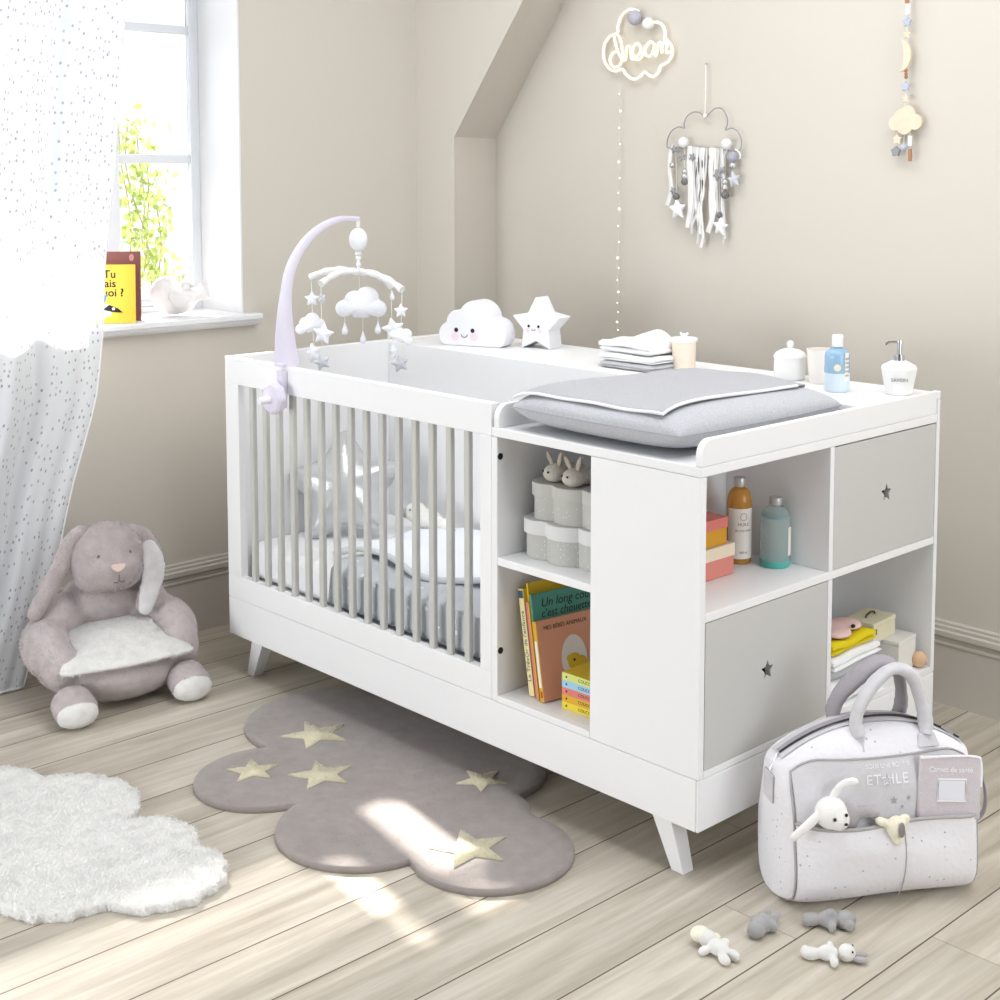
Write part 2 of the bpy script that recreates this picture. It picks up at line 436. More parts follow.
def skirting(name, fn, a, b):
    m = MB(); n = len(prof); v = [fn(a, d, z) for d, z in prof] + [fn(b, d, z) for d, z in prof]
    m.add(v, [(i, (i+1) % n, n+(i+1) % n, n+i) for i in range(n)] + [tuple(range(n)), tuple(range(2*n-1, n-1, -1))])
    return struct(name, m, WOODTRIM, fixn=True)
skirting('baseboard_left', lambda t, d, z: (XW+d, t, z), -4.5, YP)
skirting('baseboard_back', lambda t, d, z: (t, YW-d, z), -0.25, 6.0)
WALL2 = mat('pale_grey_wall_paint', rgb(186, 189, 195), 0.85, 0.05, 60, 0.2)
struct('wall_right', MB().box(6.0, 6.2, -4.5, 1.6, 0, 3.0), WALL2)
struct('wall_front', MB().box(X0, 6.2, -4.7, -4.5, 0, 3.0), WALL2)
struct('ceiling', MB().box(X0, 6.2, -4.7, 1.6, 3.0, 3.1), WALL2)
# deep white reveal, sill and window
struct('trim_1', MB().box(X0, XW+0.001, 0.334, 0.342, 1.07, 2.5).box(X0, XW+0.001, -1.25, 0.334, 2.492, 2.5).box(X0, XW+0.001, -1.25, -1.242, 1.07, 2.492), SILLW, bevel=0.002)
sill = MB(); spf = [(-0.70, 1.04), (-0.402, 1.04), (-0.392, 1.047), (-0.386, 1.056), (-0.386, 1.062), (-0.376, 1.064), (-0.376, 1.077), (-0.381, 1.082), (-0.70, 1.082)]
n_ = len(spf)
sill.add([(x, -1.25, z) for x, z in spf] + [(x, 0.334, z) for x, z in spf], [(i, (i+1) % n_, n_+(i+1) % n_, n_+i) for i in range(n_)] + [tuple(range(n_)), tuple(range(2*n_-1, n_-1, -1))])
sp2 = [(max(x, XW+0.0005), z) for x, z in spf]
sill.add([(x, 0.334, z) for x, z in sp2] + [(x, 0.388, z) for x, z in sp2], [(i, (i+1) % n_, n_+(i+1) % n_, n_+i) for i in range(n_)] + [tuple(range(n_)), tuple(range(2*n_-1, n_-1, -1))])
struct('trim_2', sill, SILLW, fixn=True)
struct('sun_blocker', MB().box(-1.60, X0-.001, -2.5, 1.6, 2.32, 2.42), SASH)   # unseen slab added above the window to block the high sun
win = bpy.data.objects.new('window_1', None); COL.objects.link(win); win['kind'] = 'structure'
f = MB(); xa, xb = -0.722, -0.678
f.box(xa, xb, 0.298, 0.334, 1.082, 2.49).box(xa, xb, -1.24, -1.2, 1.082, 2.49).box(xa, xb, -0.10, 0.02, 1.082, 2.49)
for ya, yb in ((-1.2, -0.10), (0.02, 0.298)):
    f.box(xa, xb+0.008, ya, yb, 1.082, 1.10).box(xa, xb, ya, yb, 1.125, 1.168).box(xa, xb-0.01, ya, yb, 1.10, 1.125)
    f.box(xa+0.008, xb-0.006, ya, yb, 1.60, 1.630).box(xa+0.008, xb-0.006, ya, yb, 2.052, 2.080).box(xa, xb, ya, yb, 2.44, 2.49)
build('window_frame', f, SASH, win, bevel=0.003)
gm = bpy.data.materials.new('window_glass'); gm.use_nodes = True; g = NT(gm); gm.node_tree.nodes.remove(gm.node_tree.nodes['Principled BSDF'])
fz = g.n('ShaderNodeFresnel', i_IOR=1.45); tr = g.n('ShaderNodeBsdfTransparent'); gl = g.n('ShaderNodeBsdfGlossy', i_Roughness=0.02); mx_ = g.n('ShaderNodeMixShader')
g.l(fz, 0, mx_, 0); g.l(tr, 0, mx_, 1); g.l(gl, 0, mx_, 2); g.l(mx_, 0, gm.node_tree.nodes['Material Output'], 'Surface')
for ya, yb in ((-1.2, -0.10), (0.02, 0.298)):
    for za, zb in ((1.168, 1.60), (1.63, 2.052), (2.08, 2.44)):
        build('pane', MB().box(-0.702, -0.698, ya, yb, za, zb), gm, win)

# ------------------------------------------------------------------ crib and changing unit
D = 0.987
crib = thing('combination_crib', 'large white baby crib joined to a changing table with grey slats and grey drawers', 'crib')
def cp(name, mb, m=WHITE, bevel=0.0025, parent=crib, **kw): return build(name, mb, m, parent, bevel=bevel, **kw)
cp('plinth', MB().box(0, 1.893, 0, D, 0.126, 0.245))
cp('plinth_end', MB().box(1.8935, 1.9, 0.0, D, 0.126, 0.245), bevel=0.004)
cp('end_panel', MB().box(0, 0.022, 0.026, D, 0.246, 1.004))
fr = MB(); fr.box(0, 1.2265, 0, 0.026, 0.922, 1.004).box(0, 0.072, 0, 0.026, 0.318, 0.922).box(1.183, 1.2265, 0, 0.026, 0.318, 0.922).box(0, 1.2265, 0, 0.026, 0.246, 0.318)
cp('front_frame', fr, bevel=0.002)
for i in range(15):
    x = 0.134 + 0.0708*i
    cp('slat', MB().box(x-0.0105, x+0.0105, 0.005, 0.021, 0.317, 0.923), SLAT, 0.004)
cp('back_panel', MB().box(0.022, 1.2355, 0.625, 0.643, 0.246, 1.000))
cp('mattress_base', MB().box(0.022, 1.2265, 0.0265, 0.6245, 0.270, 0.295))
cp('rear_panel', MB().box(0.022, 1.9, 0.973, D, 0.246, 0.984))
cp('rear_shelf', MB().box(0.022, 1.882, 0.6435, D, 0.9845, 1.0005))
cp('divider_panel', MB().box(1.227, 1.247, 0, 0.643, 0.246, 0.9215))
cp('changing_top', MB().box(1.227, 1.8995, 0, 0.9725, 0.922, 0.945))
cp('shelf_upstand', MB().box(1.2545, 1.8815, 0.643, 0.658, 0.9455, 0.984))
def gallery(x0, x1, y0, y1):
    R = 0.035; o = [(y0, 0.9455), (y1, 0.9455), (y1, 1.004)] + [(y0+R-R*math.sin(a), 1.004-R+R*math.cos(a)) for a in [PI/2*k/8 for k in range(9)]]
    n = len(o); m = MB(); m.add([(x0, y, z) for y, z in o] + [(x1, y, z) for y, z in o], [tuple(range(n-1,-1,-1)), tuple(range(n, 2*n))] + [(i, (i+1) % n, n+(i+1) % n, n+i) for i in range(n)])
    return m
cp('side_rail', gallery(1.236, 1.254, -0.0, 0.6245), bevel=0.0015, fixn=True)
cp('side_rail', gallery(1.882, 1.8995, -0.0, 0.968), bevel=0.0015, fixn=True)
cp('cabinet_front', MB().box(1.569, 1.9, 0, 0.018, 0.246, 0.9215), bevel=0.002)
cp('cabinet_base', MB().box(1.2475, 1.9, 0.0185, 0.972, 0.246, 0.262).box(1.2475, 1.5685, 0.0, 0.0185, 0.246, 0.262), bevel=0.001)
cp('cubby_wall', MB().box(1.569, 1.585, 0.0185, 0.972, 0.262, 0.9215), bevel=0)
cp('cubby_back', MB().box(1.2475, 1.5685, 0.34, 0.352, 0.262, 0.9215), bevel=0)
cp('cubby_shelf', MB().box(1.2475, 1.5685, 0.001, 0.3395, 0.597, 0.617), bevel=0.0015)
cp('middle_shelf', MB().box(1.5855, 1.8995, 0.0185, 0.968, 0.5975, 0.617), bevel=0.0015)
cp('middle_divider', MB().box(1.5855, 1.8995, 0.486, 0.503, 0.6175, 0.9215).box(1.5855, 1.8995, 0.486, 0.503, 0.2625, 0.597), bevel=0.001)
cp('cabinet_side', MB().box(1.5855, 1.9, 0.969, 0.9725, 0.246, 0.9215), bevel=0)
cp('side_rail', MB().box(1.882, 1.8995, 0.9685, D, 0.9845, 1.004), bevel=0.001)
cp('corner_post', MB().box(1.586, 1.602, 0.30, 0.316, 0.6175, 0.9215), bevel=0.001)
def drawer(y0, y1, z0, z1, sy, sz):
    b = bmesh.new(); xf = 1.8985
    outer = [(y0, z0), (y1, z0), (y1, z1), (y0, z1)]; st = [(sy+px, sz+pz) for px, pz in star_pts(0.0245, 0.0115)]
    es = []
    for loop in (outer, st):
        vs = [b.verts.new((xf, y, z)) for y, z in loop]
        es += [b.edges.new((vs[i], vs[(i+1) % len(vs)])) for i in range(len(vs))]
    bmesh.ops.triangle_fill(b, edges=es, use_beauty=True, use_dissolve=False)
    r = bmesh.ops.extrude_face_region(b, geom=b.faces[:])
    for e in r['geom']:
        if isinstance(e, bmesh.types.BMVert): e.co.x -= 0.016
    bmesh.ops.recalc_face_normals(b, faces=b.faces)
    me = bpy.data.meshes.new('drawer'); b.to_mesh(me); b.free()
    o = link('drawer', me, GREYL, crib); o['label'] = 'grey drawer front with a star cut out'
    m = MB(); xa, xb = 1.61, 1.882; t = 0.012
    m.box(xa, xb, y0+.004, y1-.004, z1-.03+.0005, z1-.022)
    m.box(xa, xb, y0+.004, y0+.004+t, z0+.01, z1-.03).box(xa, xb, y1-.004-t, y1-.004, z0+.01, z1-.03).box(xa, xa+t, y0+.004+t, y1-.004-t, z0+.01, z1-.03).box(xa, xb, y0+.004+t, y1-.004-t, z0+.01, z0+.01+t)
    build('drawer_box', m, mat('drawer_inside_shade', rgb(30, 29, 28), 0.8), o)  # near-black colour stands in for the shade behind the star hole
drawer(0.021, 0.4845, 0.2635, 0.5955, 0.248, 0.435)
drawer(0.505, 0.967, 0.6185, 0.9195, 0.736, 0.772)
def leg(x, y, sx, sy):
    t, bt = 0.030, 0.018; X = x+sx*0.050; Y = y+sy*0.012
    lo = [(X-bt, Y-bt, 0), (X+bt, Y-bt, 0), (X+bt, Y+bt, 0), (X-bt, Y+bt, 0)]
    hi = [(x-t, y-t*.8, 0.126), (x+t, y-t*.8, 0.126), (x+t, y+t*.8, 0.126), (x-t, y+t*.8, 0.126)]
    cp('leg', MB().hexa(lo, hi), bevel=0.002)
leg(1.772, 0.045, 1, -0.2); leg(0.125, 0.045, -1, -0.2); leg(1.80, 0.93, 1, 1); leg(0.125, 0.93, -1, 1)
for z in (0.872, 0.376):
    cp('screw_cap', MB().lathe([(0.0085, 0), (0.0085, 0.0015)], 16).xf(Matrix.Translation((1.247, 0.011, z)) @ Matrix.Rotation(PI/2, 4, 'Y')), BLACK, 0)

# ---- bedding inside the crib
def rbox(x0, x1, y0, y1, z0, z1): return MB().box(x0, x1, y0, y1, z0, z1)
mt = thing('crib_mattress', 'thick mattress under a white fitted sheet inside the slatted crib', 'mattress', (0.62, 0.325, 0.295))
build('mattress_body', rbox(-0.59, 0.59, -0.262, 0.293, 0, 0.12), COTTON, mt, bevel=0.03, bseg=4, smooth=60)
SILV = mat('silver_foil_cloth', rgb(205, 206, 208), 0.30, 0.9, 24, 0.6, metal=0.45)
star_o = star_pts(0.205, 0.116, 5, PI/2, 0.34)
pm = MB().pillow(star_o, 0.075, 9, 0.55)
pc = thing('star_cushion', 'shiny silver star shaped cushion leaning up inside the crib', 'cushion', (0.172, 0.330, 0.566))
r_ = Vector((0.699, 0.715, 0)); up_ = Vector((-0.32, 0.31, 0.9)).normalized()
pc.matrix_world = frame((0.172, 0.330, 0.566), r_, up_) @ Matrix.Rotation(0.08, 4, 'Z')
build('cushion_body', pm, SILV, pc, smooth=80, merge=0.0001)
build('piping', MB().tube([(x, y, 0) for x, y in star_o], 0.003, 6, closed=True), SILV, pc, smooth=60)
# blanket: dotted grey quilt with the white lining turned back
DOTG = speckle_mat('grey_dotted_jersey', rgb(196, 199, 205), rgb(240, 240, 242), 26, 0.16, 0.9, 0.6, 0.4)
LINING = mat('white_blanket_lining', rgb(236, 239, 245), 0.9, 0.5, 90, 0.1)
PIPE = mat('pale_grey_piping', rgb(206, 208, 212), 0.85)
bl = thing('baby_blanket', 'grey dotted baby blanket with its white lining folded back on the mattress', 'blanket', (0.8, 0.3, 0.416))
rnd = random.Random(4)
def bl_fn(u, v):
    x = -0.33 + 0.70*u + 0.02*math.sin(v*7); s = v
    L = s*0.64-0.105
    if L < 0: # hanging front
        y, z = -0.243, 0.012 + L
        y -= 0.006 + 0.004*math.sin(u*23)
    else:
        y = -0.243 + L*0.95; z = 0.014 + 0.006*math.sin(u*11+v*5) + 0.006*math.sin(v*13+u*3)
        if L < 0.03: y += 0.0; z -= (0.03-L)**2*6
    return (x, y, z)
bo = build('quilt', MB().grid(bl_fn, 48, 40), DOTG, bl, smooth=70)
md = bo.modifiers.new('s', 'SOLIDIFY'); md.thickness = 0.010; md.offset = 1
def edge_y(u): return -0.20 + 0.10*u + 0.05*math.sin(u*6.5+0.4) + 0.18*max(0, u-0.45)
def ln_fn(u, v):
    x = -0.40 + 0.77*u + 0.015*math.sin(v*6); y = edge_y(u)*(1-v) + 0.285*v
    z = 0.034 + 0.008*math.sin(u*9+v*4) + 0.006*math.sin(v*12-u*5) - 0.008*(v > 0.97)
    if u < 0.1: z -= (0.1-u)*0.2
    return (x, y, z)
lo = build('lining_fold', MB().grid(ln_fn, 48, 30), LINING, bl, smooth=70); lo['label'] = 'white lining side turned up'
md = lo.modifiers.new('s', 'SOLIDIFY'); md.thickness = 0.012; md.offset = 1
path = [ln_fn(0, 1-k/12) for k in range(12)] + [ln_fn(k/30, 0) for k in range(31)]
build('piping', MB().tube([(p[0], p[1], p[2]+0.006) for p in path], 0.009, 8), PIPE, bl, smooth=60)
CREAMP = mat('cream_plush', rgb(242, 240, 234), 0.95, 0.8, 500, 0.1, sheen=0.3)
GREYP = mat('grey_plush', rgb(168, 167, 168), 0.95, 0.8, 500, 0.1, sheen=0.3)
pt = thing('plush_comforter', 'small white plush toy with grey ears lying beside the silver star cushion', 'plush toy', (0.36, 0.49, 0.446))
blob('body', [((0.03,0,0.03),(0.05,0.04,0.032)), ((-0.03,0,0.04),(0.038,0.036,0.034)), ((0.09,0.01,0.02),(0.035,0.03,0.02)), ((0.13,0.0,0.014),(0.03,0.02,0.014))], 0.006, CREAMP, pt)
blob('ear', [((-0.055,-0.03,0.04),(0.03,0.012,0.016),(0,0,0.5))], 0.005, GREYP, pt); blob('ear', [((-0.05,0.04,0.04),(0.034,0.012,0.014),(0,0,-0.6))], 0.005, GREYP, pt)
for y in (-0.034, -0.022):
    build('eye', MB().ball((-0.02+(y+0.034)*1.2, y, 0.055), 0.003, 8, 6), BLACK, pt)
# ------------------------------------------------------------------ baby mobile clamped on the crib rail
LILAC = mat('pale_lilac_plastic', rgb(222, 217, 232), 0.35, 0, 1, 0.5)
WPLAS = mat('white_plastic', rgb(238, 238, 242), 0.35, 0, 1, 0.5)
MSTAR = speckle_mat('white_dotted_felt', rgb(240, 241, 246), rgb(205, 208, 214), 170, 0.12, 0.95, 0.5, 0.3)
MGREY = speckle_mat('grey_dotted_felt', rgb(202, 204, 210), rgb(240, 240, 244), 170, 0.14, 0.95, 0.5, 0.3)
THREAD = mat('white_thread', rgb(240, 238, 230), 0.9)
mo = thing('baby_mobile', 'white and lilac musical baby mobile with hanging felt stars and clouds clamped on crib rail', 'mobile', (0.31, 0.0, 1.004))
arm = [(-.002,.02,0.0),(0,.013,.09),(.006,.012,.19),(.006,.03,.28),(.003,.075,.35),(-.002,.14,.40),(-.01,.22,.427),(-.02,.30,.425)]
ap = cat_rom(arm, 8); n = len(ap)
am = MB(); vs = []; fs = []
for i, p in enumerate(ap):
    t = (ap[min(i+1,n-1)]-ap[max(i-1,0)]).normalized(); sx = Vector((1,0,0)); nb = t.cross(sx).normalized()
    k = i/(n-1); w = 0.020*max(0,1-k*3.2)**1.1+0.008*(1-k)+0.0080; d = 0.010*max(0,1-k*3.0)+0.009*(1-k)+0.007
    ch = 0.55
    for a, b in ((-w,-d*ch),(-w*.8,-d),(w*.8,-d),(w,-d*ch),(w,d*ch),(w*.8,d),(-w*.8,d),(-w,d*ch)): vs.append(p+sx*a+nb*b)
for i in range(n-1):
    for k in range(8): fs.append((i*8+k, i*8+(k+1) % 8, (i+1)*8+(k+1) % 8, (i+1)*8+k))
fs += [tuple(range(7,-1,-1)), tuple(range((n-1)*8, n*8))]
am.add(vs, fs); build('support_arm', am, LILAC, mo, smooth=35, fixn=True)
kb = MB().lathe([(0.0, -0.015),(0.036,-0.015),(0.044,-0.008),(0.044,0.008),(0.038,0.015),(0.0,0.015)], 40, lobes=8, amp=0.10).xf(Matrix.Translation((0.020,-0.040,-0.088)) @ Matrix.Rotation(PI/2, 4, 'X'))
build('clamp_knob', kb, LILAC, mo, smooth=40, fixn=True)
build('clamp_screw', MB().tube([(0.020,-0.055,-0.092),(0.020,-0.092,-0.092)], 0.0105, 10), WPLAS, mo, smooth=40)
build('clamp_plate', MB().box(0.002,0.03,-0.021,-0.0005,-0.12,-0.01).box(0.002,0.03,-0.0205,0.02,0.0005,0.012), LILAC, mo, bevel=0.003)
hub = Vector((-.02, .30, .262))
mb_ = MB(); mb_.ball((-.02,.30,.362), (.032,.026,.036), 20, 14).tube([(-.02,.30,.40),(-.02,.30,.42)], 0.006, 8).tube([(-.02,.30,.325),(-.02,.30,.315)], .010, 10).ball((-.02,.30,.306), .009, 10, 8).tube([(-.02,.30,.30),(-.02,.30,.262)], .005, 8).ball((-.02,.30,.285), .008, 10, 8)
build('music_box', mb_, WPLAS, mo, smooth=60)
ends = [(-.208,.255,.238), (.021,.129,.237), (.168,.320,.217), (-.053,.452,.207)]
ends = [tuple(Vector(e)) for e in ends]
for e in ends:
    d = Vector(e)-hub; pts = [hub + d*k/10 + Vector((0,0,0.02*math.sin(PI*k/10*0.75)*(1))) for k in range(11)]
    pts = [p + Vector((0,0,-0.014*(k/10)**2)) for k, p in enumerate(pts)]
    build('cross_arm', MB().tube(pts, [0.010+0.002*math.sin(k*2.1) for k in range(11)], 10), TERRY, mo, smooth=70)
CIRC_CLOUD = [(-.034,-.004,.017),(.034,-.004,.017),(-.012,.010,.022),(.012,.016,.024),(0,-.008,.02)]
cam_right = Vector((0.699, 0.715, 0))
def face_mat(p, ang=0.0, roll=0.0):
    x = Matrix.Rotation(ang, 3, 'Z') @ cam_right
    return frame(p, x, (0,0,1)) @ Matrix.Rotation(roll, 4, 'Z')
def m_star(p, R, ang, m, roll=0.0):
    o = build('star', MB().pillow(star_pts(R, R*0.52, 5, PI/2, 0.25), R*0.36, 5, 0.5), m, mo, smooth=80, merge=1e-5); o.matrix_local = face_mat(p, ang, roll); return o
def m_cloud(p, s, ang, m, roll=0.0):
    o = build('cloud', MB().pillow([(x*s, y*s) for x, y in circles_outline(CIRC_CLOUD, (0, 0), 60, -0.022)], 0.02*s, 6, 0.5), m, mo, smooth=80, merge=1e-5); o.matrix_local = face_mat(p, ang, roll); return o
def m_drop(p, s, m):
    o = build('drop', MB().lathe([(0.0005,.024),(.003,.014),(.008,.0),(.010,-.008),(.008,-.015),(.0005,-.019)], 14).xf(Matrix.Scale(s, 4)), m, mo, smooth=70); o.matrix_local = Matrix.Translation(p); return o
def m_thread(a, b): build('thread', MB().tube([a, b], 0.0010, 6), THREAD, mo)
def L(p): return Vector(p)-Vector((0.31, 0, 1.004))
h = [(0.109,.253,1.173),(0.110,.243,1.090),(0.124,.247,1.003)]
m_thread(ends[0], L(h[2])); m_star(L(h[0]), .026, .2, MSTAR); m_cloud(L(h[1]), .95, .3, MSTAR, .25); m_star(L(h[2]), .036, -.5, MSTAR, .3)
h = [(0.336,.129,1.196),(0.345,.125,1.092),(0.348,.118,1.009)]
m_thread(ends[1], L(h[2])); m_star(L(h[0]), .018, .9, MGREY, .5); m_star(L(h[1]), .036, -.1, MSTAR, -.15); m_star(L(h[2]), .029, .2, MGREY, .3)
h = [(0.261,.453,1.18),(0.270,.449,1.075),(0.275,.444,1.002)]
m_thread(ends[3], L(h[2])); m_drop(L(h[0]), .8, MSTAR); m_star(L(h[1]), .040, .1, MSTAR, .2); m_star(L(h[2]), .026, 1.2, MSTAR)
h = [(0.479,.314,1.158),(0.486,.312,1.080),(0.487,.303,1.000)]
m_thread(ends[2], L(h[2])); m_star(L(h[0]), .024, .3, MSTAR); m_cloud(L(h[1]), .75, -.2, MSTAR, -.4); m_star(L(h[2]), .030, .2, MGREY, .2)
pc_ = L((0.306,.296,1.160)); m_thread(hub, pc_); m_cloud(pc_, 1.55, .0, MSTAR)
for p, q in (((0.276,.256,1.091),-.018), ((0.317,.294,1.064),0), ((0.347,.329,1.094),.014)):
    m_thread(L(p)+Vector((0,0,.02)), L((p[0],p[1],1.142+q*0))); m_drop(L(p), 1.0, MSTAR)

# ------------------------------------------------------------------ lamps with faces on the rear shelf
LAMP = mat('matt_white_lamp_plastic', rgb(240, 240, 245), 0.45, 0, 1, 0.4)
PINK = mat('pink_blush', rgb(247, 219, 226), 0.6)
def lamp(name, label, outline, depth, loc, rotz, face, scale_face, bevel):
    t = thing(name, label, 'lamp', loc, (0, 0, rotz))
    m = MB().prism(outline, -depth/2, depth/2).xf(Matrix.Rotation(PI/2, 4, 'X'))
    build('lamp_body', m, LAMP, t, bevel=bevel, bseg=3, smooth=50, fixn=True)
    fx, fz, s = face; yf = -depth/2-0.0004
    for sx in (-1, 1):
        build('eye', MB().lathe([(0.0075*s, 0),(0.006*s, 0.002)], 16).xf(Matrix.Translation((fx+sx*0.030*s, yf, fz)) @ Matrix.Rotation(PI/2, 4, 'X')), BLACK, t, smooth=40)
        build('blush', MB().lathe([(0.013*s, 0),(0.012*s, 0.0006)], 18).xf(Matrix.Translation((fx+sx*0.036*s, yf, fz-0.022*s)) @ Matrix.Rotation(PI/2, 4, 'X')), PINK, t)
    build('mouth', MB().tube([(fx+0.011*s*math.cos(a), yf-0.0004, fz-0.014*s+0.009*s*math.sin(a)) for a in [PI+PI*k/10 for k in range(11)]], 0.0013*s, 6), BLACK, t)
    return t
cl_o = circles_outline([(-.072,.036,.042),(.082,.042,.052),(-.045,.078,.040),(.022,.088,.064),(.0,.03,.05),(-.03,.03,.05),(.04,.03,.05)], (0.0,.055), 120, 0.0)
lamp('cloud_lamp', 'white cloud shaped night lamp with a smiling face on the crib shelf', cl_o, 0.075, (0.312, 0.757, 1.0012), 0.38, (-0.018, .052, 1.0), 1, .006)
st_o = star_pts(0.095, 0.050, 5, PI/2, 0.10); mz = min(y for x, y in st_o); st_o = [(x, y-mz) for x, y in st_o]
lamp('star_lamp', 'white star shaped night lamp with a small smiling face on the crib shelf', st_o, 0.075, (0.507, 0.878, 1.0008), 0.25, (-0.008, .072, 0.62), 1, .004)

# ------------------------------------------------------------------ cloths, candle, jars, bottles on the shelf
def folded(name, label, w, d, h, layers, loc, rot, m, cat='towel', group=None, wav=0.003, seed=1, edge=None, lift=0.0):
    """a cloth folded into layers: rounded fold at the front, soft top"""
    rnd = random.Random(seed); t = thing(name, label, cat, loc, (0,0,rot), group)
    th = h/layers
    for k in range(layers):
        ph = rnd.uniform(0, 6); ox, oy = rnd.uniform(-.003,.003), rnd.uniform(-.003,.003)
        prof_ = []
        nx, ny = 22, 18
        def top(u, v, k=k, ph=ph):
            z = th*(k+1) - 0.0006 + wav*(0.5*math.sin(u*7+ph)+0.5*math.sin(v*9+ph*2)) * (k+1)/layers
            z += lift*(k+1)/layers*max(0, 1-((u-0.62)/0.3)**2)*v**1.5
            e = min(u, 1-u, v, 1-v); z -= th*0.45*max(0, 1-e/0.06)**2
            return z
        mbk = MB(); vs = []; fs = []
        for j in range(ny+1):
            for i in range(nx+1):
                u, v = i/nx, j/ny
                vs.append((-w/2+w*u+ox, -d/2+d*v+oy, top(u, v)))
        base = len(vs)
        for j in range(ny+1):
            for i in range(nx+1):
                u, v = i/nx, j/ny
                e = min(u, 1-u, v, 1-v)
                zb = (top(u, v)-th*0.97+0.0) if k else 0.0008
                zb += th*0.4*max(0, 1-e/0.06)**2
                vs.append((-w/2+w*u+ox, -d/2+d*v+oy, min(zb, top(u,v)-th*0.12)))
        N = nx+1
        for j in range(ny):
            for i in range(nx):
                a = j*N+i; fs.append((a, a+1, a+N+1, a+N)); b = base+a; fs.append((b, b+N, b+N+1, b+1))
        for i in range(nx):
            fs.append((i, base+i, base+i+1, i+1)); a = ny*N+i; fs.append((a, a+1, base+a+1, base+a))
        for j in range(ny):
            a = j*N; fs.append((a, a+N, base+a+N, base+a)); a = j*N+nx; fs.append((a, base+a, base+a+N, a+N))
        mbk.add(vs, fs); build('fold', mbk, m, t, smooth=70)
    if edge:
        pts = [(-w/2-.001+w*u, -d/2-.002, 0.006+ (0.002*math.sin(u*9))) for u in [q/12 for q in range(13)]]
        build('edging', MB().tube(pts, 0.0022, 6), edge, t)
    return t
GREYT = mat('grey_marl_terry', rgb(206, 207, 210), 0.95, 0.9, 380, 0.1, mottle=0.1, mscale=300)
EDGE = mat('grey_hem', rgb(168, 166, 164), 0.9)
folded('washcloth', 'grey hemmed washcloth at the bottom of the folded pile on the shelf', .20, .15, .020, 2, (1.045, .765, 1.001), .02, GREYT, 'washcloth', wav=.001, seed=2, edge=EDGE)
folded('washcloth', 'white washcloth in the middle of the folded pile on the shelf', .21, .155, .022, 2, (1.042, .768, 1.022), .03, TERRY, 'washcloth', wav=.002, seed=5)
folded('muslin_cloth', 'crumpled white muslin cloth on top of the folded pile on the shelf', .20, .14, .036, 2, (1.030, .775, 1.046), .0, COTTON, 'cloth', wav=.004, seed=8, lift=.03)
cn = thing('candle', 'pale peach candle with a white lid beside the folded washcloths', 'candle', (1.160, .820, 1.0008))
build('candle_cup', MB().lathe([(.0,0),(.030,0),(.033,.004),(.036,.083),(.0,.083)], 32), mat('peach_wax_glass', rgb(246, 229, 211), 0.35, mottle=.04, mscale=60), cn, smooth=40)
build('candle_lid', MB().lathe([(0,.083),(.038,.083),(.040,.086),(.040,.091),(.037,.094),(0,.094)], 32), WHITE, cn, smooth=40)
build('lid_bow', MB().tube([(-.014,0,.108),(-.004,0,.097),(0,0,.096),(.004,0,.097),(.014,0,.108)], [.003,.0035,.004,.0035,.003], 8).tube([(-.006,.004,.104),(.006,.004,.104)], .0025, 8), WHITE, cn, smooth=60)
PORC = mat('white_porcelain', rgb(244, 244, 242), 0.3, 0.06, 60)
jr = thing('lidded_jar', 'round white porcelain jar with a knobbed lid on the rear shelf', 'jar', (1.487, .888, 1.0008))
build('jar_body', MB().lathe([(0,0),(.037,0),(.042,.005),(.0445,.026),(.044,.060),(0,.060)], 36), PORC, jr, smooth=40)
build('jar_lid', MB().lathe([(0,.0605),(.045,.0605),(.046,.065),(.040,.075),(.027,.083),(.010,.087),(.0065,.089),(.0095,.095),(.010,.101),(.007,.107),(0,.109)], 36), PORC, jr, smooth=50)
cu = thing('porcelain_cup', 'small ribbed white cup between the lidded jar and the blue bottle', 'cup', (1.588, .888, 1.0008))
build('cup_body', MB().lathe([(0,0),(.026,0),(.030,.01),(.036,.085),(.038,.094),(.034,.094),(.028,.012),(0,.010)], 48, lobes=16, amp=.02), mat('blush_porcelain', rgb(246, 240, 234), .4), cu, smooth=40)
def liquid(name, c, alpha, rough=0.08):
    if name in _M: return _M[name]
    m = bpy.data.materials.new(name); m.use_nodes = True; g = NT(m); nt = m.node_tree
    b = nt.nodes['Principled BSDF']; b.inputs['Base Color'].default_value = c; b.inputs['Roughness'].default_value = rough; b.inputs['Specular IOR Level'].default_value = .6
    t = g.n('ShaderNodeBsdfTransparent'); t.inputs[0].default_value = (c[0]**.5, c[1]**.5, c[2]**.5, 1); x = g.n('ShaderNodeMixShader'); x.inputs[0].default_value = alpha
    g.l(b, 0, x, 1); g.l(t, 0, x, 2); g.l(x, 0, nt.nodes['Material Output'], 'Surface'); _M[name] = m; return m
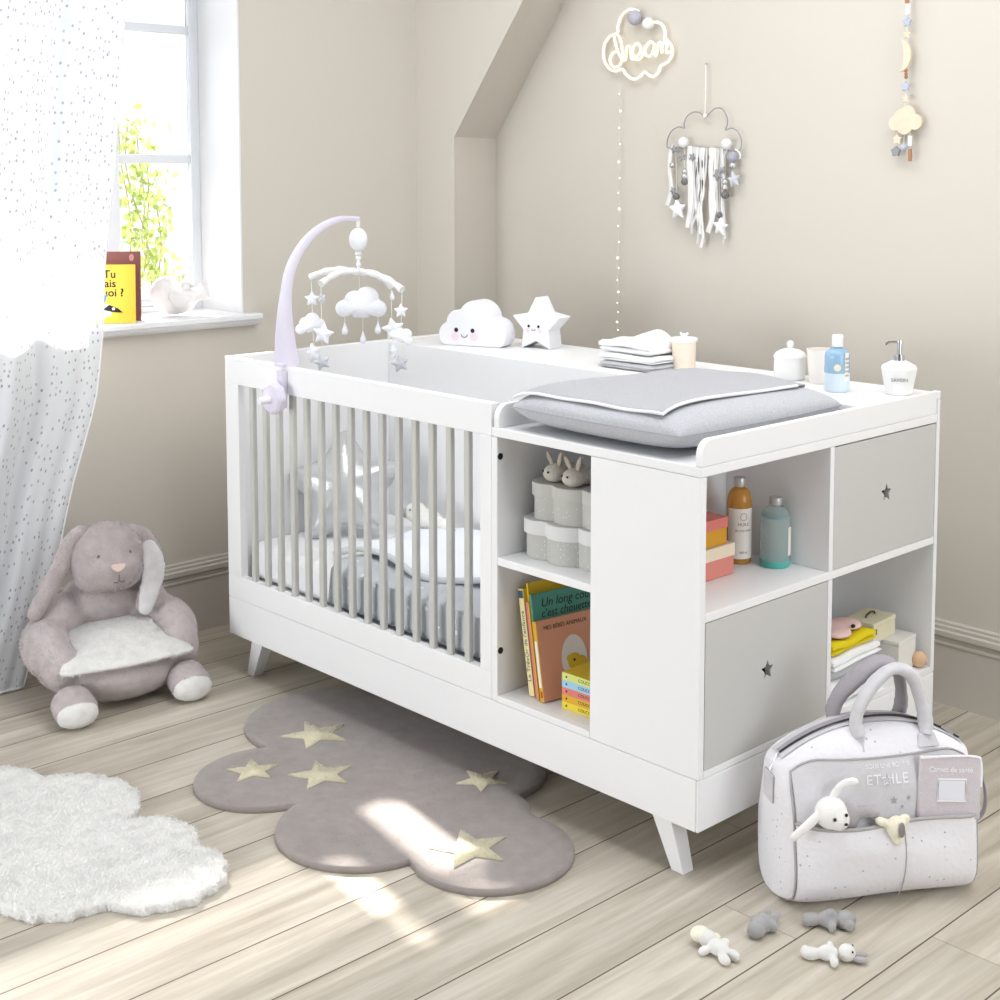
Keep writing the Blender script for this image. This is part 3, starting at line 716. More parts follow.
def bottle(name, label, loc, r, h, m, capm, cap=(.014, .022), shoulder=.75, lower=None, lab=None, rot=0.0):
    t = thing(name, label, 'bottle', loc, (0,0,rot)); H = h-cap[1]-.004
    zs = H*shoulder
    pr_ = [(0,0),(r*.92,0),(r,.005),(r,zs)] + [(cap[0]*.85+(r-cap[0]*.85)*math.cos(a), zs+(H-zs)*math.sin(a)) for a in [PI/2*k/7 for k in range(1,8)]] + [(cap[0]*.85, H+.004),(0,H+.004)]
    build('bottle_body', MB().lathe(pr_, 32), m, t, smooth=50)
    build('bottle_cap', MB().lathe([(0,H+.0045),(cap[0],H+.0045),(cap[0]*1.02,H+.007),(cap[0]*1.02,h-.002),(cap[0]*.95,h),(0,h)], 28), capm, t, smooth=40)
    if lower: build('lower_band', MB().lathe([(0,.001),(r*.93,-.0002),(r*1.006,.005),(r*1.006,lower[1]),(0,lower[1]+.0)], 32), lower[0], t, smooth=40)
    if lab:
        a0, a1, z0, z1, lm = lab; gm_ = MB().grid(lambda u, v: (r*1.012*math.cos(a0+(a1-a0)*u), r*1.012*math.sin(a0+(a1-a0)*u), z0+(z1-z0)*v), 16, 1)
        build('paper_label', gm_, lm, t, smooth=60)
    return t
def curved_text(name, body, size, r, ang, z, m, parent, mirror=False, spacing=1.0):
    me = text_mesh(body, size, .0001, spacing=spacing); me.name = name
    for v in me.vertices:
        a = ang + v.co.x/r; rr = r + v.co.z; v.co = (rr*math.cos(a), rr*math.sin(a), z + v.co.y)
    return link(name, me, m, parent)
INK = mat('grey_ink', rgb(120, 118, 116), .8); DINK = mat('dark_ink', rgb(45, 42, 40), .8)
PAPER = mat('off_white_paper', rgb(240, 234, 226), .8)
CA = -0.55  # towards the room
bb = bottle('toiletry_bottle', 'blue toiletry bottle with a white cap standing behind the changing mat', (1.698, .805, 1.0008), .033, .150, liquid('blue_liquid', rgb(166, 204, 230), .3), WPLAS, cap=(.0145, .032), shoulder=.82)
build('lower_sleeve', MB().lathe([(.0,.001),(.031,.0005),(.0334,.006),(.0334,.050),(0,.050)], 32), mat('pale_blue_label', rgb(214, 228, 240), .5), bb, smooth=40)
build('seal', MB().lathe([(.010,0),(.010,.0008)], 8).xf(Matrix.Rotation(-.95, 4, 'Z') @ Matrix.Translation((.0331, 0, .066)) @ Matrix.Rotation(PI/2, 4, 'Y')), mat('cream_seal', rgb(232, 226, 200), .6), bb)
build('paper_label', MB().grid(lambda u, v: (.0338*math.cos(-.35+.45*u), .0338*math.sin(-.35+.45*u), .03+.075*v), 8, 1), PAPER, bb)
for k in range(5): curved_text('lettering', 'iiililil', .008, 0.0341, -.13, .045+.011*k, INK, bb)
dp = thing('soap_dispenser', 'white faceted soap dispenser with a chrome pump at the shelf end', 'soap dispenser', (1.838, .880, 1.0008), (0,0,.2))
build('dispenser_body', MB().lathe([(0,0),(.036,0),(.049,.068),(.047,.074),(.020,.088),(0,.088)], 8), PORC, dp, bevel=.002)
CHR = mat('chrome', rgb(215, 217, 220), .12, metal=1.0)
build('pump', MB().lathe([(0,.088),(.014,.088),(.014,.103),(.006,.104),(.006,.130),(.008,.131),(.008,.142),(0,.143)], 20).tube([(0,0,.137),(-.022,-.022,.137),(-.028,-.028,.130)], .0035, 8), CHR, dp, smooth=40)
lettering('lettering', 'SAVON', .013, INK, dp, frame((.0445*math.cos(-1.178), .0445*math.sin(-1.178), .042), (-math.sin(-1.178), math.cos(-1.178), 0), (math.cos(-1.178)*.19, math.sin(-1.178)*.19, 1)) @ Matrix.Translation((0,0,-.0005)))

# ------------------------------------------------------------------ changing mat
MATC = mat('grey_marl_jersey', rgb(190, 191, 196), .95, .5, 160, .1, mottle=.12, mscale=260)
TOWELG = mat('grey_marl_towelling', rgb(188, 188, 192), .95, .9, 420, .1, mottle=.10, mscale=320)
cm = thing('changing_mat', 'plump grey changing mat with a terry towel cover on top of the changing table', 'changing mat', (1.545, .325, .946), (0,0,0.0))
def sq(w, d, r, n=10, e=0):
    o = []
    for cx, cy, a0 in ((w-r, d-r, 0), (-w+r, d-r, PI/2), (-w+r, -d+r, PI), (w-r, -d+r, 1.5*PI)):
        for k in range(n+1): a = a0+PI/2*k/n; o.append((cx+r*math.cos(a), cy+r*math.sin(a)))
    return o
cm.location = (1.558, .322, .946); cm.rotation_euler = (0, 0, -.01)
MW, MD_, MH = .284, .319, .110
def mat_top(x, y, up=1):
    a = max(0, 1-abs(x/MW)**5); b = max(0, 1-abs(y/MD_)**5)
    e = (a*b)**.42
    return MH*.5 + up*(MH*.5*e) + (0.004*math.sin(x*13+y*6)*e if up > 0 else 0) - (.012*max(0, (-x/MW-.3))*e if up > 0 else 0)
def mat_xy(u, v):
    x, y = MW*(2*u-1), MD_*(2*v-1); s = .96+.04*(1-abs(2*u-1)**2*abs(2*v-1)**2)
    return x*s, y*s
def warp(t): t = 2*t-1; return .5+.5*math.sin(t*PI/2)
m_ = MB()
def top_fn(u, v):
    u, v = warp(u), warp(v); x, y = mat_xy(u, v); return (x, y, mat_top(MW*(2*u-1), MD_*(2*v-1)))
def bot_fn(u, v):
    x, y, z = top_fn(1-u, v); u, v = warp(1-u), warp(v); return (x, y, mat_top(MW*(2*u-1), MD_*(2*v-1), -1)+.0005)
m_.grid(top_fn, 36, 36).grid(bot_fn, 36, 36)
build('mat_cushion', m_, MATC, cm, smooth=80, merge=1e-4)
build('seam', MB().tube([(mat_xy(u, v)[0]*1.002, mat_xy(u, v)[1]*1.002, MH*.5) for u, v in [(q/12, 0) for q in range(13)]+[(1, q/12) for q in range(1,13)]], .0016, 6), mat('grey_seam', rgb(170, 171, 176), .9), cm)
def cov_fn(u, v):
    U = -.97+1.72*u; V = -.93+1.90*v
    if u > .86: V = V*(1-.35*((u-.86)/.14)**2*(v > .5))
    x, y = MW*U, MD_*V; z = mat_top(x, y)+.005+.002*math.sin(u*14+v*5)
    return (x, y, z)
cv = build('towel_cover', MB().grid(cov_fn, 36, 36), TOWELG, cm, smooth=80)
md = cv.modifiers.new('s', 'SOLIDIFY'); md.thickness = .004; md.offset = 1
pth = [cov_fn(q/36, 0) for q in range(37)] + [cov_fn(1, q/36) for q in range(1, 37)]
build('white_binding', MB().tube([(p[0], p[1], p[2]+.003) for p in pth], .0038, 8), COTTON, cm, smooth=60)

# ------------------------------------------------------------------ front cubby: scalloped boxes, slippers, books
GBOX = speckle_mat('grey_speckled_card', rgb(193, 192, 187), rgb(228, 228, 224), 120, .18, .8, .5, .05)
GLID = mat('grey_card_lid', rgb(196, 195, 190), .75, mottle=.04); WLID = mat('pale_grey_card_lid', rgb(222, 222, 222), .75)
def scallop(s): return [(x*s, y*s) for x, y in circles_outline([(-.090,-.045,.055),(-.008,-.036,.066),(.080,-.02,.060),(-.06,.05,.07),(.05,.06,.07),(0,0,.08)], (0,0), 120)]
def cbox(label, loc, h, s, lidm):
    t = thing('scalloped_box', label, 'box', loc, (0,0,0), None)
    build('box_base', MB().prism(scallop(s), 0.0005, h-.002), GBOX, t, smooth=40); build('box_lid', MB().prism(scallop(s*1.045), h*.63, h), lidm, t, smooth=40, bevel=.0015)
    return t
cbox('lower scalloped grey speckled box with a whitish lid on the cubby shelf', (1.404, .155, .6172), .098, .98, WLID)
cbox('upper scalloped grey speckled box with a grey lid under the rabbit slippers', (1.410, .160, .7158), .092, .90, GLID)
SLIP = mat('beige_speckled_fabric', rgb(208, 202, 192), .95, .8, 300, .1, mottle=.12, mscale=200); EAR = mat('taupe_ear_fabric', rgb(178, 166, 152), .95)
sl = thing('rabbit_slipper', 'left of two beige rabbit faced baby slippers on the upper scalloped box', 'slipper', (1.350, .128, .8082), (0,0,-.15), None)
blob('slipper_body', [((0,-.02,.024),(.028,.036,.024)), ((0,.03,.022),(.027,.045,.021))], .004, SLIP, sl)
for sx in (-1, 1):
    e = MB().ball((0,0,.018), (.008,.004,.021), 12, 8).xf(Matrix.Translation((sx*.011,-.022,.042)) @ Matrix.Rotation(sx*.55-.2, 4, 'Y'))
    build('ear', e, EAR, sl, smooth=80)
    build('eye', MB().ball((sx*.010,-.0525,.030), .003, 8, 6), BLACK, sl)
dup(sl, (1.420, .122, .8082), (0,0,-.1), 'right of two beige rabbit faced baby slippers, partly behind the white cabinet front')
def book(name, label, loc, w, h, t, covm, rot, spinem=None, group=None, page=PAPER):
    """upright book: x thickness, y depth(width), z height; spine at -y"""
    b = thing(name, label, 'book', loc, rot, group)
    c = MB().box(0, .0018, 0, w, 0, h).box(t-.0018, t, 0, w, 0, h)
    build('cover', c, covm, b, bevel=.0005); build('spine', MB().box(0, t, -.0018, -.0001, 0, h), spinem or covm, b, bevel=.0005)
    build('pages', MB().box(.002, t-.002, .0, w-.004, .004, h-.004), page, b)
    return b
YEL = mat('yellow_book_cover', rgb(226, 190, 44), .55); CRM = mat('cream_book_spine', rgb(240, 226, 168), .6); PNK = mat('pink_book_cover', rgb(226, 132, 146), .55)
OCH = mat('ochre_book_cover', rgb(222, 172, 50), .55); TEAL = mat('teal_book_cover', rgb(84, 156, 140), .5); PCH = mat('peach_book_cover', rgb(232, 166, 134), .5)
SPINE = frame((0,0,0), (0,0,1), (-1,0,0))   # text running up a spine
def spine_text(b, body, size, z, t, m, y=-.0022, flip=False):
    lettering('lettering', body, size, m, b, Matrix.Translation((t/2, y, z)) @ Matrix(((0,-1,0,0),(0,0,-1,0),(1,0,0,0),(0,0,0,1))).to_4x4(), depth=.0002)
BLUEINK = mat('blue_ink', rgb(70, 104, 150), .7)
tilt = -.19; YAW = -.14; cum = 0.0; bk_n = 0
def shelf_book(label, w, h, t, covm, spinem=None, dy=0.0):
    global cum
    x = 1.306 + cum/math.cos(tilt)*math.cos(YAW) - dy*math.sin(YAW); y = .058 + cum/math.cos(tilt)*math.sin(YAW) + dy*math.cos(YAW)
    cum += t + .0006
    return book('children_book', label, (x, y, .2627), w, h, t, covm, (0, tilt, YAW), spinem)
b1 = shelf_book('thick cream spined treasury book leaning leftmost in the lower cubby', .19, .268, .021, YEL, CRM)
spine_text(b1, "Le TrésOr de l'enfance", .019, .125, .021, BLUEINK)
build('spine_picture', MB().box(.001,.020,-.0026,-.0019,.245,.264), mat('dark_picture', rgb(62, 92, 128), .6, mottle=.5, mscale=160), b1)
b2 = shelf_book('tall yellow picture book standing behind the teal one in the cubby', .21, .285, .006, YEL, dy=.012)
b3 = shelf_book('thin pink spined picture book between the yellow and the ochre books', .18, .242, .0065, PNK)
b4 = shelf_book('thin ochre spined book pressed between the pink and the teal books', .19, .242, .006, OCH)
b5 = shelf_book('teal picture book with handwritten title behind the peach chick book', .22, .262, .007, TEAL, dy=.004)
b6 = shelf_book('peach board book with a yellow chick in an egg on its cover', .18, .198, .016, PCH, OCH, dy=-.002)
def cover_M(t, y, z): return Matrix.Translation((t+.0003, y, z)) @ Matrix(((0,0,1,0),(1,0,0,0),(0,1,0,0),(0,0,0,1))).to_4x4()
lettering('lettering', "Un long cou,", .031, DINK, b5, cover_M(.007, .105, .236), depth=.0002, shear=.25)
lettering('lettering', "c'est chouette !", .028, DINK, b5, cover_M(.007, .110, .210), depth=.0002, shear=.25)
lettering('lettering', "MES BÉBÉS ANIMAUX", .0145, DINK, b6, cover_M(.016, .088, .178), depth=.0002)
build('egg_shape', MB().prism([(.040*math.cos(a), .052*math.sin(a)*(1.0 if math.sin(a) < 0 else 1.15)) for a in [2*PI*k/40 for k in range(40)]], 0, .0004).xf(cover_M(.016, .105, .088)), PAPER, b6)
build('chick', MB().prism(circles_outline([(-.004,.0,.021),(.018,-.008,.018),(-.02,.01,.008)], (0,0), 50), 0.0005, .0009).xf(cover_M(.016, .108, .082)), YEL, b6)
build('chick_eye', MB().prism([(.0035*math.cos(a), .0035*math.sin(a)) for a in [2*PI*k/14 for k in range(14)]], .001, .0013).xf(cover_M(.016, .104, .085)), BLACK, b6)
build('spine_panel', MB().box(.003,.013,-.0025,-.0019,.035,.150), PAPER, b6)
build('spine_foot', MB().box(.005,.012,-.0025,-.0019,.010,.026), mat('red_mark', rgb(190, 60, 50), .6), b6)
cols = [('yellow', (240, 216, 66), 'bottom'), ('ochre', (226, 178, 48), 'fourth from the top'), ('coral pink', (226, 130, 118), 'middle'), ('light blue', (160, 206, 232), 'second from the top'), ('pale green', (214, 224, 130), 'topmost')]
for k, (nm, c, w) in enumerate(cols):
    bk = thing('board_book', '%s small board book, %s in the stack beside the peach book' % (nm, w), 'book', (1.474+.001*k, .062-.001*k, .2625+.0187*k), (0,0,.04), 'small board books in a stack')
    m = mat('cover_'+nm.replace(' ', '_'), rgb(*c), .5)
    build('cover', MB().box(-.055,.065,0,.12,0,.0018).box(-.055,.065,0,.12,.0165,.0184), m if k < 4 else YEL, bk); build('spine', MB().box(-.055,.065,-.0015,-.0001,0,.0184), m, bk); build('pages', MB().box(-.053,.063,0,.118,.002,.0164), PAPER, bk)
    lettering('lettering', 'COUCOU LE', .011, DINK, bk, Matrix.Translation((.030,-.0017,.0092)) @ Matrix.Rotation(PI/2, 4, 'X'), depth=.0002)
    build('spine_mark', MB().prism(star_pts(.004,.002), 0, .0003).xf(Matrix.Translation((-.040,-.0016,.0092)) @ Matrix.Rotation(PI/2, 4, 'X')), DINK, bk)

SILC = mat('brushed_silver', rgb(196, 194, 192), .4, metal=.5)
# ------------------------------------------------------------------ end cubbies
def lidbox(label, loc, w, d, h, basem, lidm, rot=0.0, lidh=.4):
    t = thing('gift_box', label, 'box', loc, (0,0,rot))
    build('box_base', MB().box(-w/2+.002,w/2-.002,-d/2+.002,d/2-.002,.0005,h-.003), basem, t, bevel=.001); build('box_lid', MB().box(-w/2,w/2,-d/2,d/2,h*(1-lidh),h), lidm, t, bevel=.0012)
    return t
CORAL = mat('coral_card', rgb(222, 140, 126), .6); CREAMC = mat('cream_card', rgb(238, 222, 198), .6); MUST = mat('mustard_card', rgb(214, 156, 40), .6); ROSE = speckle_mat('rose_card', rgb(220, 128, 120), rgb(240, 200, 196), 90, .08, .6, .3, 0)
lidbox('coral gift box with a cream lid at the bottom of the two box stack', (1.676, .222, .6178), .145, .185, .076, CORAL, CREAMC)
lidbox('mustard gift box with a coral lid stacked on the cream lidded box', (1.672, .212, .6942), .14, .165, .066, MUST, ROSE)
ab = bottle('toiletry_bottle', 'tall amber oil bottle with a silver cap and big white label', (1.690, .405, .6178), .031, .212, liquid('amber_oil', rgb(226, 168, 84), .45), SILC, cap=(.015, .022), shoulder=.78)
build('paper_label', MB().grid(lambda u, v: (.0315*math.cos(-1.9+2.4*u), .0315*math.sin(-1.9+2.4*u), .014+.125*v), 20, 1), PAPER, ab, smooth=60)
lg = MB()
curved_text('lettering', 'HUILE', .011, .0317, -.55, .10, INK, ab); curved_text('lettering', 'de soin bébé', .0085, .0317, -.55, .085, INK, ab); curved_text('lettering', '200 ml', .008, .0317, -.55, .03, INK, ab)
build('label_emblem', MB().tube([(.0317*math.cos(-.55+.25*math.cos(a)), .0317*math.sin(-.55+.25*math.cos(a)), .119+.009*math.sin(a)) for a in [2*PI*k/20 for k in range(20)]], .0006, 5, closed=True), INK, ab)
tb = bottle('toiletry_bottle', 'clear aqua lotion bottle with a silver cap standing right of the amber one', (1.772, .443, .6178), .037, .170, liquid('aqua_water', rgb(222, 236, 234), .66), SILC, cap=(.016, .018), shoulder=.78, lower=(mat('turquoise_base', rgb(88, 182, 176), .2), .016))
build('paper_label', MB().grid(lambda u, v: (.0375*math.cos(.05+.5*u), .0375*math.sin(.05+.5*u), .03+.07*v), 8, 1), PAPER, tb, smooth=60)
build('liquid_line', MB().lathe([(0,.1225),(.0366,.1222),(.0366,.1246),(0,.1246)], 32), mat('teal_line', rgb(92, 150, 156), .3), tb, smooth=40)
CWOOD = mat('cream_painted_wood', rgb(226, 220, 190), .6, mottle=.03, mscale=30); WW = mat('white_painted_wood', rgb(232, 230, 224), .6)
folded('baby_cloth', 'white folded baby cloth at the bottom of the pile in the lower end cubby', .21, .25, .058, 2, (1.783, .642, .2628), .03, COTTON, 'cloth', wav=.004, seed=3)
folded('baby_cloth', 'pale grey folded baby cloth second from the bottom in the end cubby pile', .20, .24, .026, 1, (1.783, .642, .3216), -.05, GREYT, 'cloth', wav=.004, seed=4)
folded('baby_cloth', 'white folded baby cloth right under the yellow one in the end cubby pile', .20, .23, .030, 2, (1.783, .642, .3500), .06, COTTON, 'cloth', wav=.004, seed=6)
folded('baby_cloth', 'bright yellow folded cloth under the pink toy in the end cubby', .18, .20, .030, 2, (1.785, .642, .3830), .02, mat('yellow_cloth', rgb(226, 206, 40), .9, .6, 120, .1), 'cloth', wav=.006, seed=7)
pk = thing('rag_toy', 'flat pink rag toy with a dark button lying on the yellow cloth', 'toy', (1.80, .630, .4150), (0,0,.1))
blob('toy_body', [((0,0,.010),(.060,.055,.011)), ((.02,.055,.010),(.045,.045,.010)), ((.045,-.02,.010),(.03,.04,.010))], .004, mat('pink_cloth', rgb(238, 205, 200), .9, .4, 150, .1), pk)
build('button', MB().ball((.058,.03,.018), (.006,.006,.005), 12, 8), BLACK, pk)
wb = thing('wooden_box', 'white wooden box holding up the cream handled box in the end cubby', 'box', (1.822, .893, .2628), (0,0,.10))
build('box_body', MB().box(-.05,.05,-.05,.05,0,.078), WW, wb, bevel=.0015); build('box_lid', MB().box(-.051,.051,-.051,.051,.0785,.088), WW, wb, bevel=.0015)
wc = thing('wooden_box', 'cream wooden box with a small arched handle on the white box', 'box', (1.792, .842, .3516), (0,0,.08))
build('box_body', MB().box(-.042,.042,-.060,.060,0,.042), CWOOD, wc, bevel=.0015); build('box_lid', MB().box(-.043,.043,-.061,.061,.0425,.054), CWOOD, wc, bevel=.0015)
build('handle', MB().tube([(0,-.026,.0545),(0,-.02,.061),(0,0,.065),(0,.02,.061),(0,.026,.0545)], .0025, 8), mat('dark_brown_cord', rgb(70, 54, 42), .7), wc, smooth=60)
build('clasp', MB().box(.043,.0445,-.050,-.045,.024,.038), mat('clasp_brown', rgb(80, 62, 48), .6), wc)
st_ = thing('wooden_box', 'taupe wooden box behind the folded cloths under the cream handled box', 'box', (1.735, .822, .2628), (0,0,0))
build('box_body', MB().box(-.045,.02,-.04,.028,0,.070), mat('taupe_card', rgb(178, 158, 142), .7), st_, bevel=.0015); build('box_lid', MB().box(-.046,.021,-.041,.029,.0705,.0875), mat('taupe_card', rgb(178, 158, 142), .7), st_, bevel=.0015)
wt = thing('wooden_toy', 'small natural wooden rattle lying right of the white wooden box', 'toy', (1.848, .930, .2628), (0,0,.6))
NW = mat('natural_beech', rgb(222, 186, 150), .55, mottle=.05, mscale=60)
build('rattle_head', MB().ball((0.035,-.006,.022), (.020,.018,.022), 18, 12), NW, wt, smooth=80)
build('rattle_bar', MB().lathe([(0,0),(.008,0),(.010,.004),(.008,.012),(.008,.05),(0,.05)], 16).xf(Matrix.Translation((.028,-.004,.026)) @ Matrix.Rotation(-PI/2, 4, 'Y')), mat('pale_maple', rgb(236, 214, 178), .55), wt, smooth=40)
# ------------------------------------------------------------------ rugs
CM = cam.matrix_world
def at(u, v, axis, val):
    """point of a plane (axis = value) measured from the photograph"""
    d = CM.to_3x3() @ Vector(((u-541.73)/1428.05, -(v-289.87)/1428.05, -1)); c = CM.translation
    t = (val-c[axis])/d[axis]; return c+d*t
RUGG = fur_mat('grey_rug_pile', rgb(163, 154, 150), .12); CRS = fur_mat('cream_rug_pile', rgb(236, 228, 198), .15); RUGW = fur_mat('white_shag', rgb(253, 252, 249), .2)
rug = thing('cloud_rug', 'taupe grey cloud shaped rug with cream stars lying partly under the crib', 'rug', (1.05, -.18, 0))
ro = circles_outline([(1.468-1.05,-.22+.18,.192),(1.165-1.05,-.355+.18,.214),(.768-1.05,-.37+.18,.187),(.570-1.05,-.03+.18,.238),(.82-1.05,.12+.18,.25),(1.08-1.05,.03+.18,.225),(1.30-1.05,-.1+.18,.12)], (0, 0), 220)
RT = .017
def rug_mesh(outline, c, th, rnd_=.008):
    m = MB(); n = len(outline); rings = [(1.0, 0.0005), (1.0, th-rnd_), (1-.004, th-rnd_*.3), (1-.012, th), (.9, th), (.75, th), (.55, th), (.35, th), (.15, th)]
    vs = []; fs = []
    for s, z in rings: vs += [(c[0]+(p[0]-c[0])*s, c[1]+(p[1]-c[1])*s, z) for p in outline]
    for k in range(len(rings)-1):
        for i in range(n): j = (i+1) % n; fs.append((k*n+i, k*n+j, (k+1)*n+j, (k+1)*n+i))
    fs.append(tuple(range(n-1, -1, -1))); fs.append(tuple((len(rings)-1)*n+i for i in range(n)))
    return m.add(vs, fs)
o = build('pile', rug_mesh(ro, (0,0), RT), RUGG, rug, smooth=60)
old = o.data; o.data = furred(old, 14000, .0032, .0008, 3, .6); o.data.materials.clear(); o.data.materials.append(RUGG); bpy.data.meshes.remove(old)
for (x, y, R, a) in ((.640,-.125,.098,.35),(.722,-.384,.070,.1),(.868,-.270,.088,.2),(1.181,.006,.068,.5),(1.437,-.259,.098,.15)):
    sp_ = [(x-1.05+px, y+.18+py) for px, py in star_pts(R, R*.42, 5, a)]
    s = build('star_inlay', MB().prism(sp_, RT-.002, RT+.004), CRS, rug)
    old = s.data; s.data = furred(old, 900, .004, .0009, 5, .4); s.data.materials.clear(); s.data.materials.append(CRS); bpy.data.meshes.remove(old)
    s['label'] = 'cream star set in the pile'
wr = thing('shaggy_cloud_rug', 'fluffy white cloud shaped shaggy rug on the floorboards at left', 'rug', (.75, -.95, 0))
wo = circles_outline([(1.04-.75,-.835+.95,.148),(.875-.75,-.79+.95,.128),(.57-.75,-.86+.95,.205),(.37-.75,-.98+.95,.19),(.93-.75,-1.00+.95,.145),(.55-.75,-1.2+.95,.22),(.77-.75,-1.11+.95,.165)], (0, 0), 200)
wo = [(x*(1+.012*math.sin(i*1.7)+.01*math.sin(i*.9+1)), y*(1+.012*math.sin(i*1.7)+.01*math.sin(i*.9+1))) for i, (x, y) in enumerate(wo)]
o = build('pile', rug_mesh(wo, (0,0), .020, .014), RUGW, wr, smooth=60)
old = o.data; o.data = furred(old, 52000, .0115, .0013, 7, .68); o.data.materials.clear(); o.data.materials.append(RUGW); bpy.data.meshes.remove(old)

# ------------------------------------------------------------------ rabbit armchair
FURG = fur_mat('lilac_grey_fur', rgb(205, 195, 194), .12); FURW = fur_mat('white_fur', rgb(252, 251, 248), .2); EARIN = fur_mat('white_ear_lining', rgb(240, 238, 238), .2)
ch = thing('rabbit_armchair', 'grey plush child armchair shaped as a rabbit with white seat and drooping ears', 'armchair', (-.097, -.346, 0), (0,0,-.17)); ch.scale = (.92, .91, .99)
blob('body', [((-.01,0,.092),(.205,.245,.092)), ((.06,0,.085),(.145,.205,.082)), ((-.03,.212,.165),(.15,.074,.088)), ((-.03,-.212,.165),(.15,.074,.088)),
              ((.085,.195,.135),(.072,.066,.07)), ((.085,-.195,.135),(.072,.066,.07)), ((-.10,.14,.235),(.07,.085,.07)), ((-.10,-.14,.235),(.07,.085,.07)),
              ((-.125,0,.22),(.065,.16,.14)), ((-.09,0,.265),(.06,.11,.07))], .011, FURG, ch, 6, fur=(15000, .011, .0011, 11, .66))
hd = blob('head', [((-.045,0,.414),(.095,.122,.108)), ((.015,0,.385),(.062,.090,.062)), ((-.03,.045,.375),(.07,.07,.065)), ((-.03,-.045,.375),(.07,.07,.065))], .009, FURG, ch, 6, fur=(11000, .012, .0010, 12, .64))
def flat_ear(name, pts, wd, th, m, parent, fur=None, roll=(0,0,0)):
    its = []
    P = cat_rom(pts, 5)
    for i, p in enumerate(P):
        k = i/(len(P)-1); w = wd*(.45+.55*math.sin(PI*min(1, .15+k*.72)))
        its.append((tuple(p), (th, w, .026), roll))
    return blob(name, its, .007, m, parent, 5, fur)
flat_ear('ear', [(-.05,-.085,.495),(-.050,-.115,.470),(-.050,-.145,.41),(-.050,-.19,.34),(-.045,-.235,.275)], .044, .017, FURG, ch, (3500, .009, .001, 13, .66), (.45,0,0))
er = flat_ear('ear', [(-.05,.085,.478),(-.05,.120,.462),(-.045,.148,.415),(-.04,.156,.36),(-.03,.138,.30),(-.02,.112,.250)], .042, .017, FURG, ch, (3500, .009, .001, 14, .66), (-.2,0,0))
flat_ear('ear_lining', [(-.030,.140,.425),(-.016,.150,.38),(-.006,.138,.32),(.004,.112,.246)], .044, .010, EARIN, ch, None, (-.2,0,0))
po = cat_rom([(.212,-.13,0),(.200,-.225,0),(.14,-.205,0),(.05,-.155,0),(-.055,-.135,0),(-.085,-.06,0),(-.09,.0,0),(-.085,.06,0),(-.055,.135,0),(.05,.15,0),(.14,.19,0),(.198,.20,0),(.21,.12,0),(.218,0,0)], 6, closed=True)
pd = MB().pillow([(p[0], p[1]) for p in po], .022, 8, .5, c=(.06, 0))
pd.xf(Matrix.Translation((0,0,.188)) @ Matrix.Rotation(.21, 4, 'Y'))
o = build('seat_pad', pd, FURW, ch, smooth=80, merge=1e-5); o['label'] = 'white furry seat'
old = o.data; o.data = furred(old, 9000, .012, .0011, 15, .66); o.data.materials.clear(); o.data.materials.append(FURW); bpy.data.meshes.remove(old)
for sy, x0 in ((-.195, .205), (.185, .185)):
    blob('foot', [((x0-.01,sy,.056),(.055,.066,.054)), ((x0+.02,sy,.050),(.048,.070,.048))], .008, FURG, ch, 4, fur=(2500, .008, .001, 16, .66))
    s_ = blob('sole', [((x0+.046,sy,.042),(.034,.066,.040)), ((x0+.03,sy,.028),(.05,.062,.026))], .008, FURW, ch, 4, fur=(1500, .007, .001, 17, .66)); s_['label'] = 'white furry sole'
NOSE = mat('dusty_pink_velvet', rgb(224, 200, 194), .8)
build('nose', MB().prism([(x*1.0, y) for x, y in [(-.026,.008),(-.018,.013),(.018,.013),(.026,.008),(.020,-.002),(.006,-.012),(-.006,-.012),(-.020,-.002)]], 0, .008).xf(Matrix.Translation((.0735,0,.402)) @ Matrix.Rotation(PI/2, 4, 'Z') @ Matrix.Rotation(PI/2-.25, 4, 'X')), NOSE, ch, bevel=.003, smooth=50)
EYE = mat('grey_eye', rgb(110, 104, 102), .4)
for sy in (-1, 1): build('eye', MB().ball((.036, sy*.052, .436), (.0055,.006,.0065), 14, 10), EYE, ch, smooth=80)
build('mouth', MB().tube([(.079,-.018,.362),(.081,-.007,.359),(.0815,0,.366),(.081,.007,.359),(.079,.018,.362)], .0018, 6).tube([(.0815,0,.366),(.082,0,.385)], .0016, 6), EYE, ch)

# ------------------------------------------------------------------ curtain
CUR = speckle_mat('white_starry_voile', rgb(238, 241, 246), rgb(160, 162, 170), 34, .15, .9, .6, .08, 'UV', .20, .16, .03, .5)
cur = MB(); ey = [(2.7,-.09),(2.1,-.13),(1.8,-.166),(1.485,-.208),(1.3,-.229),(1.08,-.247),(.863,-.283),(.62,-.356),(.44,-.401),(.26,-.448),(.12,-.50),(0,-.535)]
def edge_at(z):
    for (z1, y1), (z0, y0) in zip(ey, ey[1:]):
        if z >= z0: return y0+(y1-y0)*(z-z0)/(z1-z0)
    return ey[-1][1]
NU, NV = 150, 70
def cur_fn(u, v):
    z = .006+2.69*(1-v); e = edge_at(z); y = e+(-1.5-e)*u
    s = u*1.4
    fold = .026*math.sin(s*21+.5)+.016*math.sin(s*43+1.2+.6*z)+.006*math.sin(s*83)
    k = min(1, .55+.25*z)
    x = -.318+fold*k*(.35+.65*min(1, u*8))+.012*math.sin(z*2.2+u*5)
    return (x, y+.004*math.sin(z*9), z)
cur.grid(cur_fn, NU, NV)
me = bpy.data.meshes.new('curtain'); me.from_pydata(cur.v, [], cur.f)
uvl = me.uv_layers.new(name='UVMap')
for l in me.loops:
    i = l.vertex_index; uu = (i % (NU+1))/NU; vv = (i//(NU+1))/NV
    p = cur.v[i]; uvl.data[l.index].uv = (uu*2.3+.06*p[2], p[2])
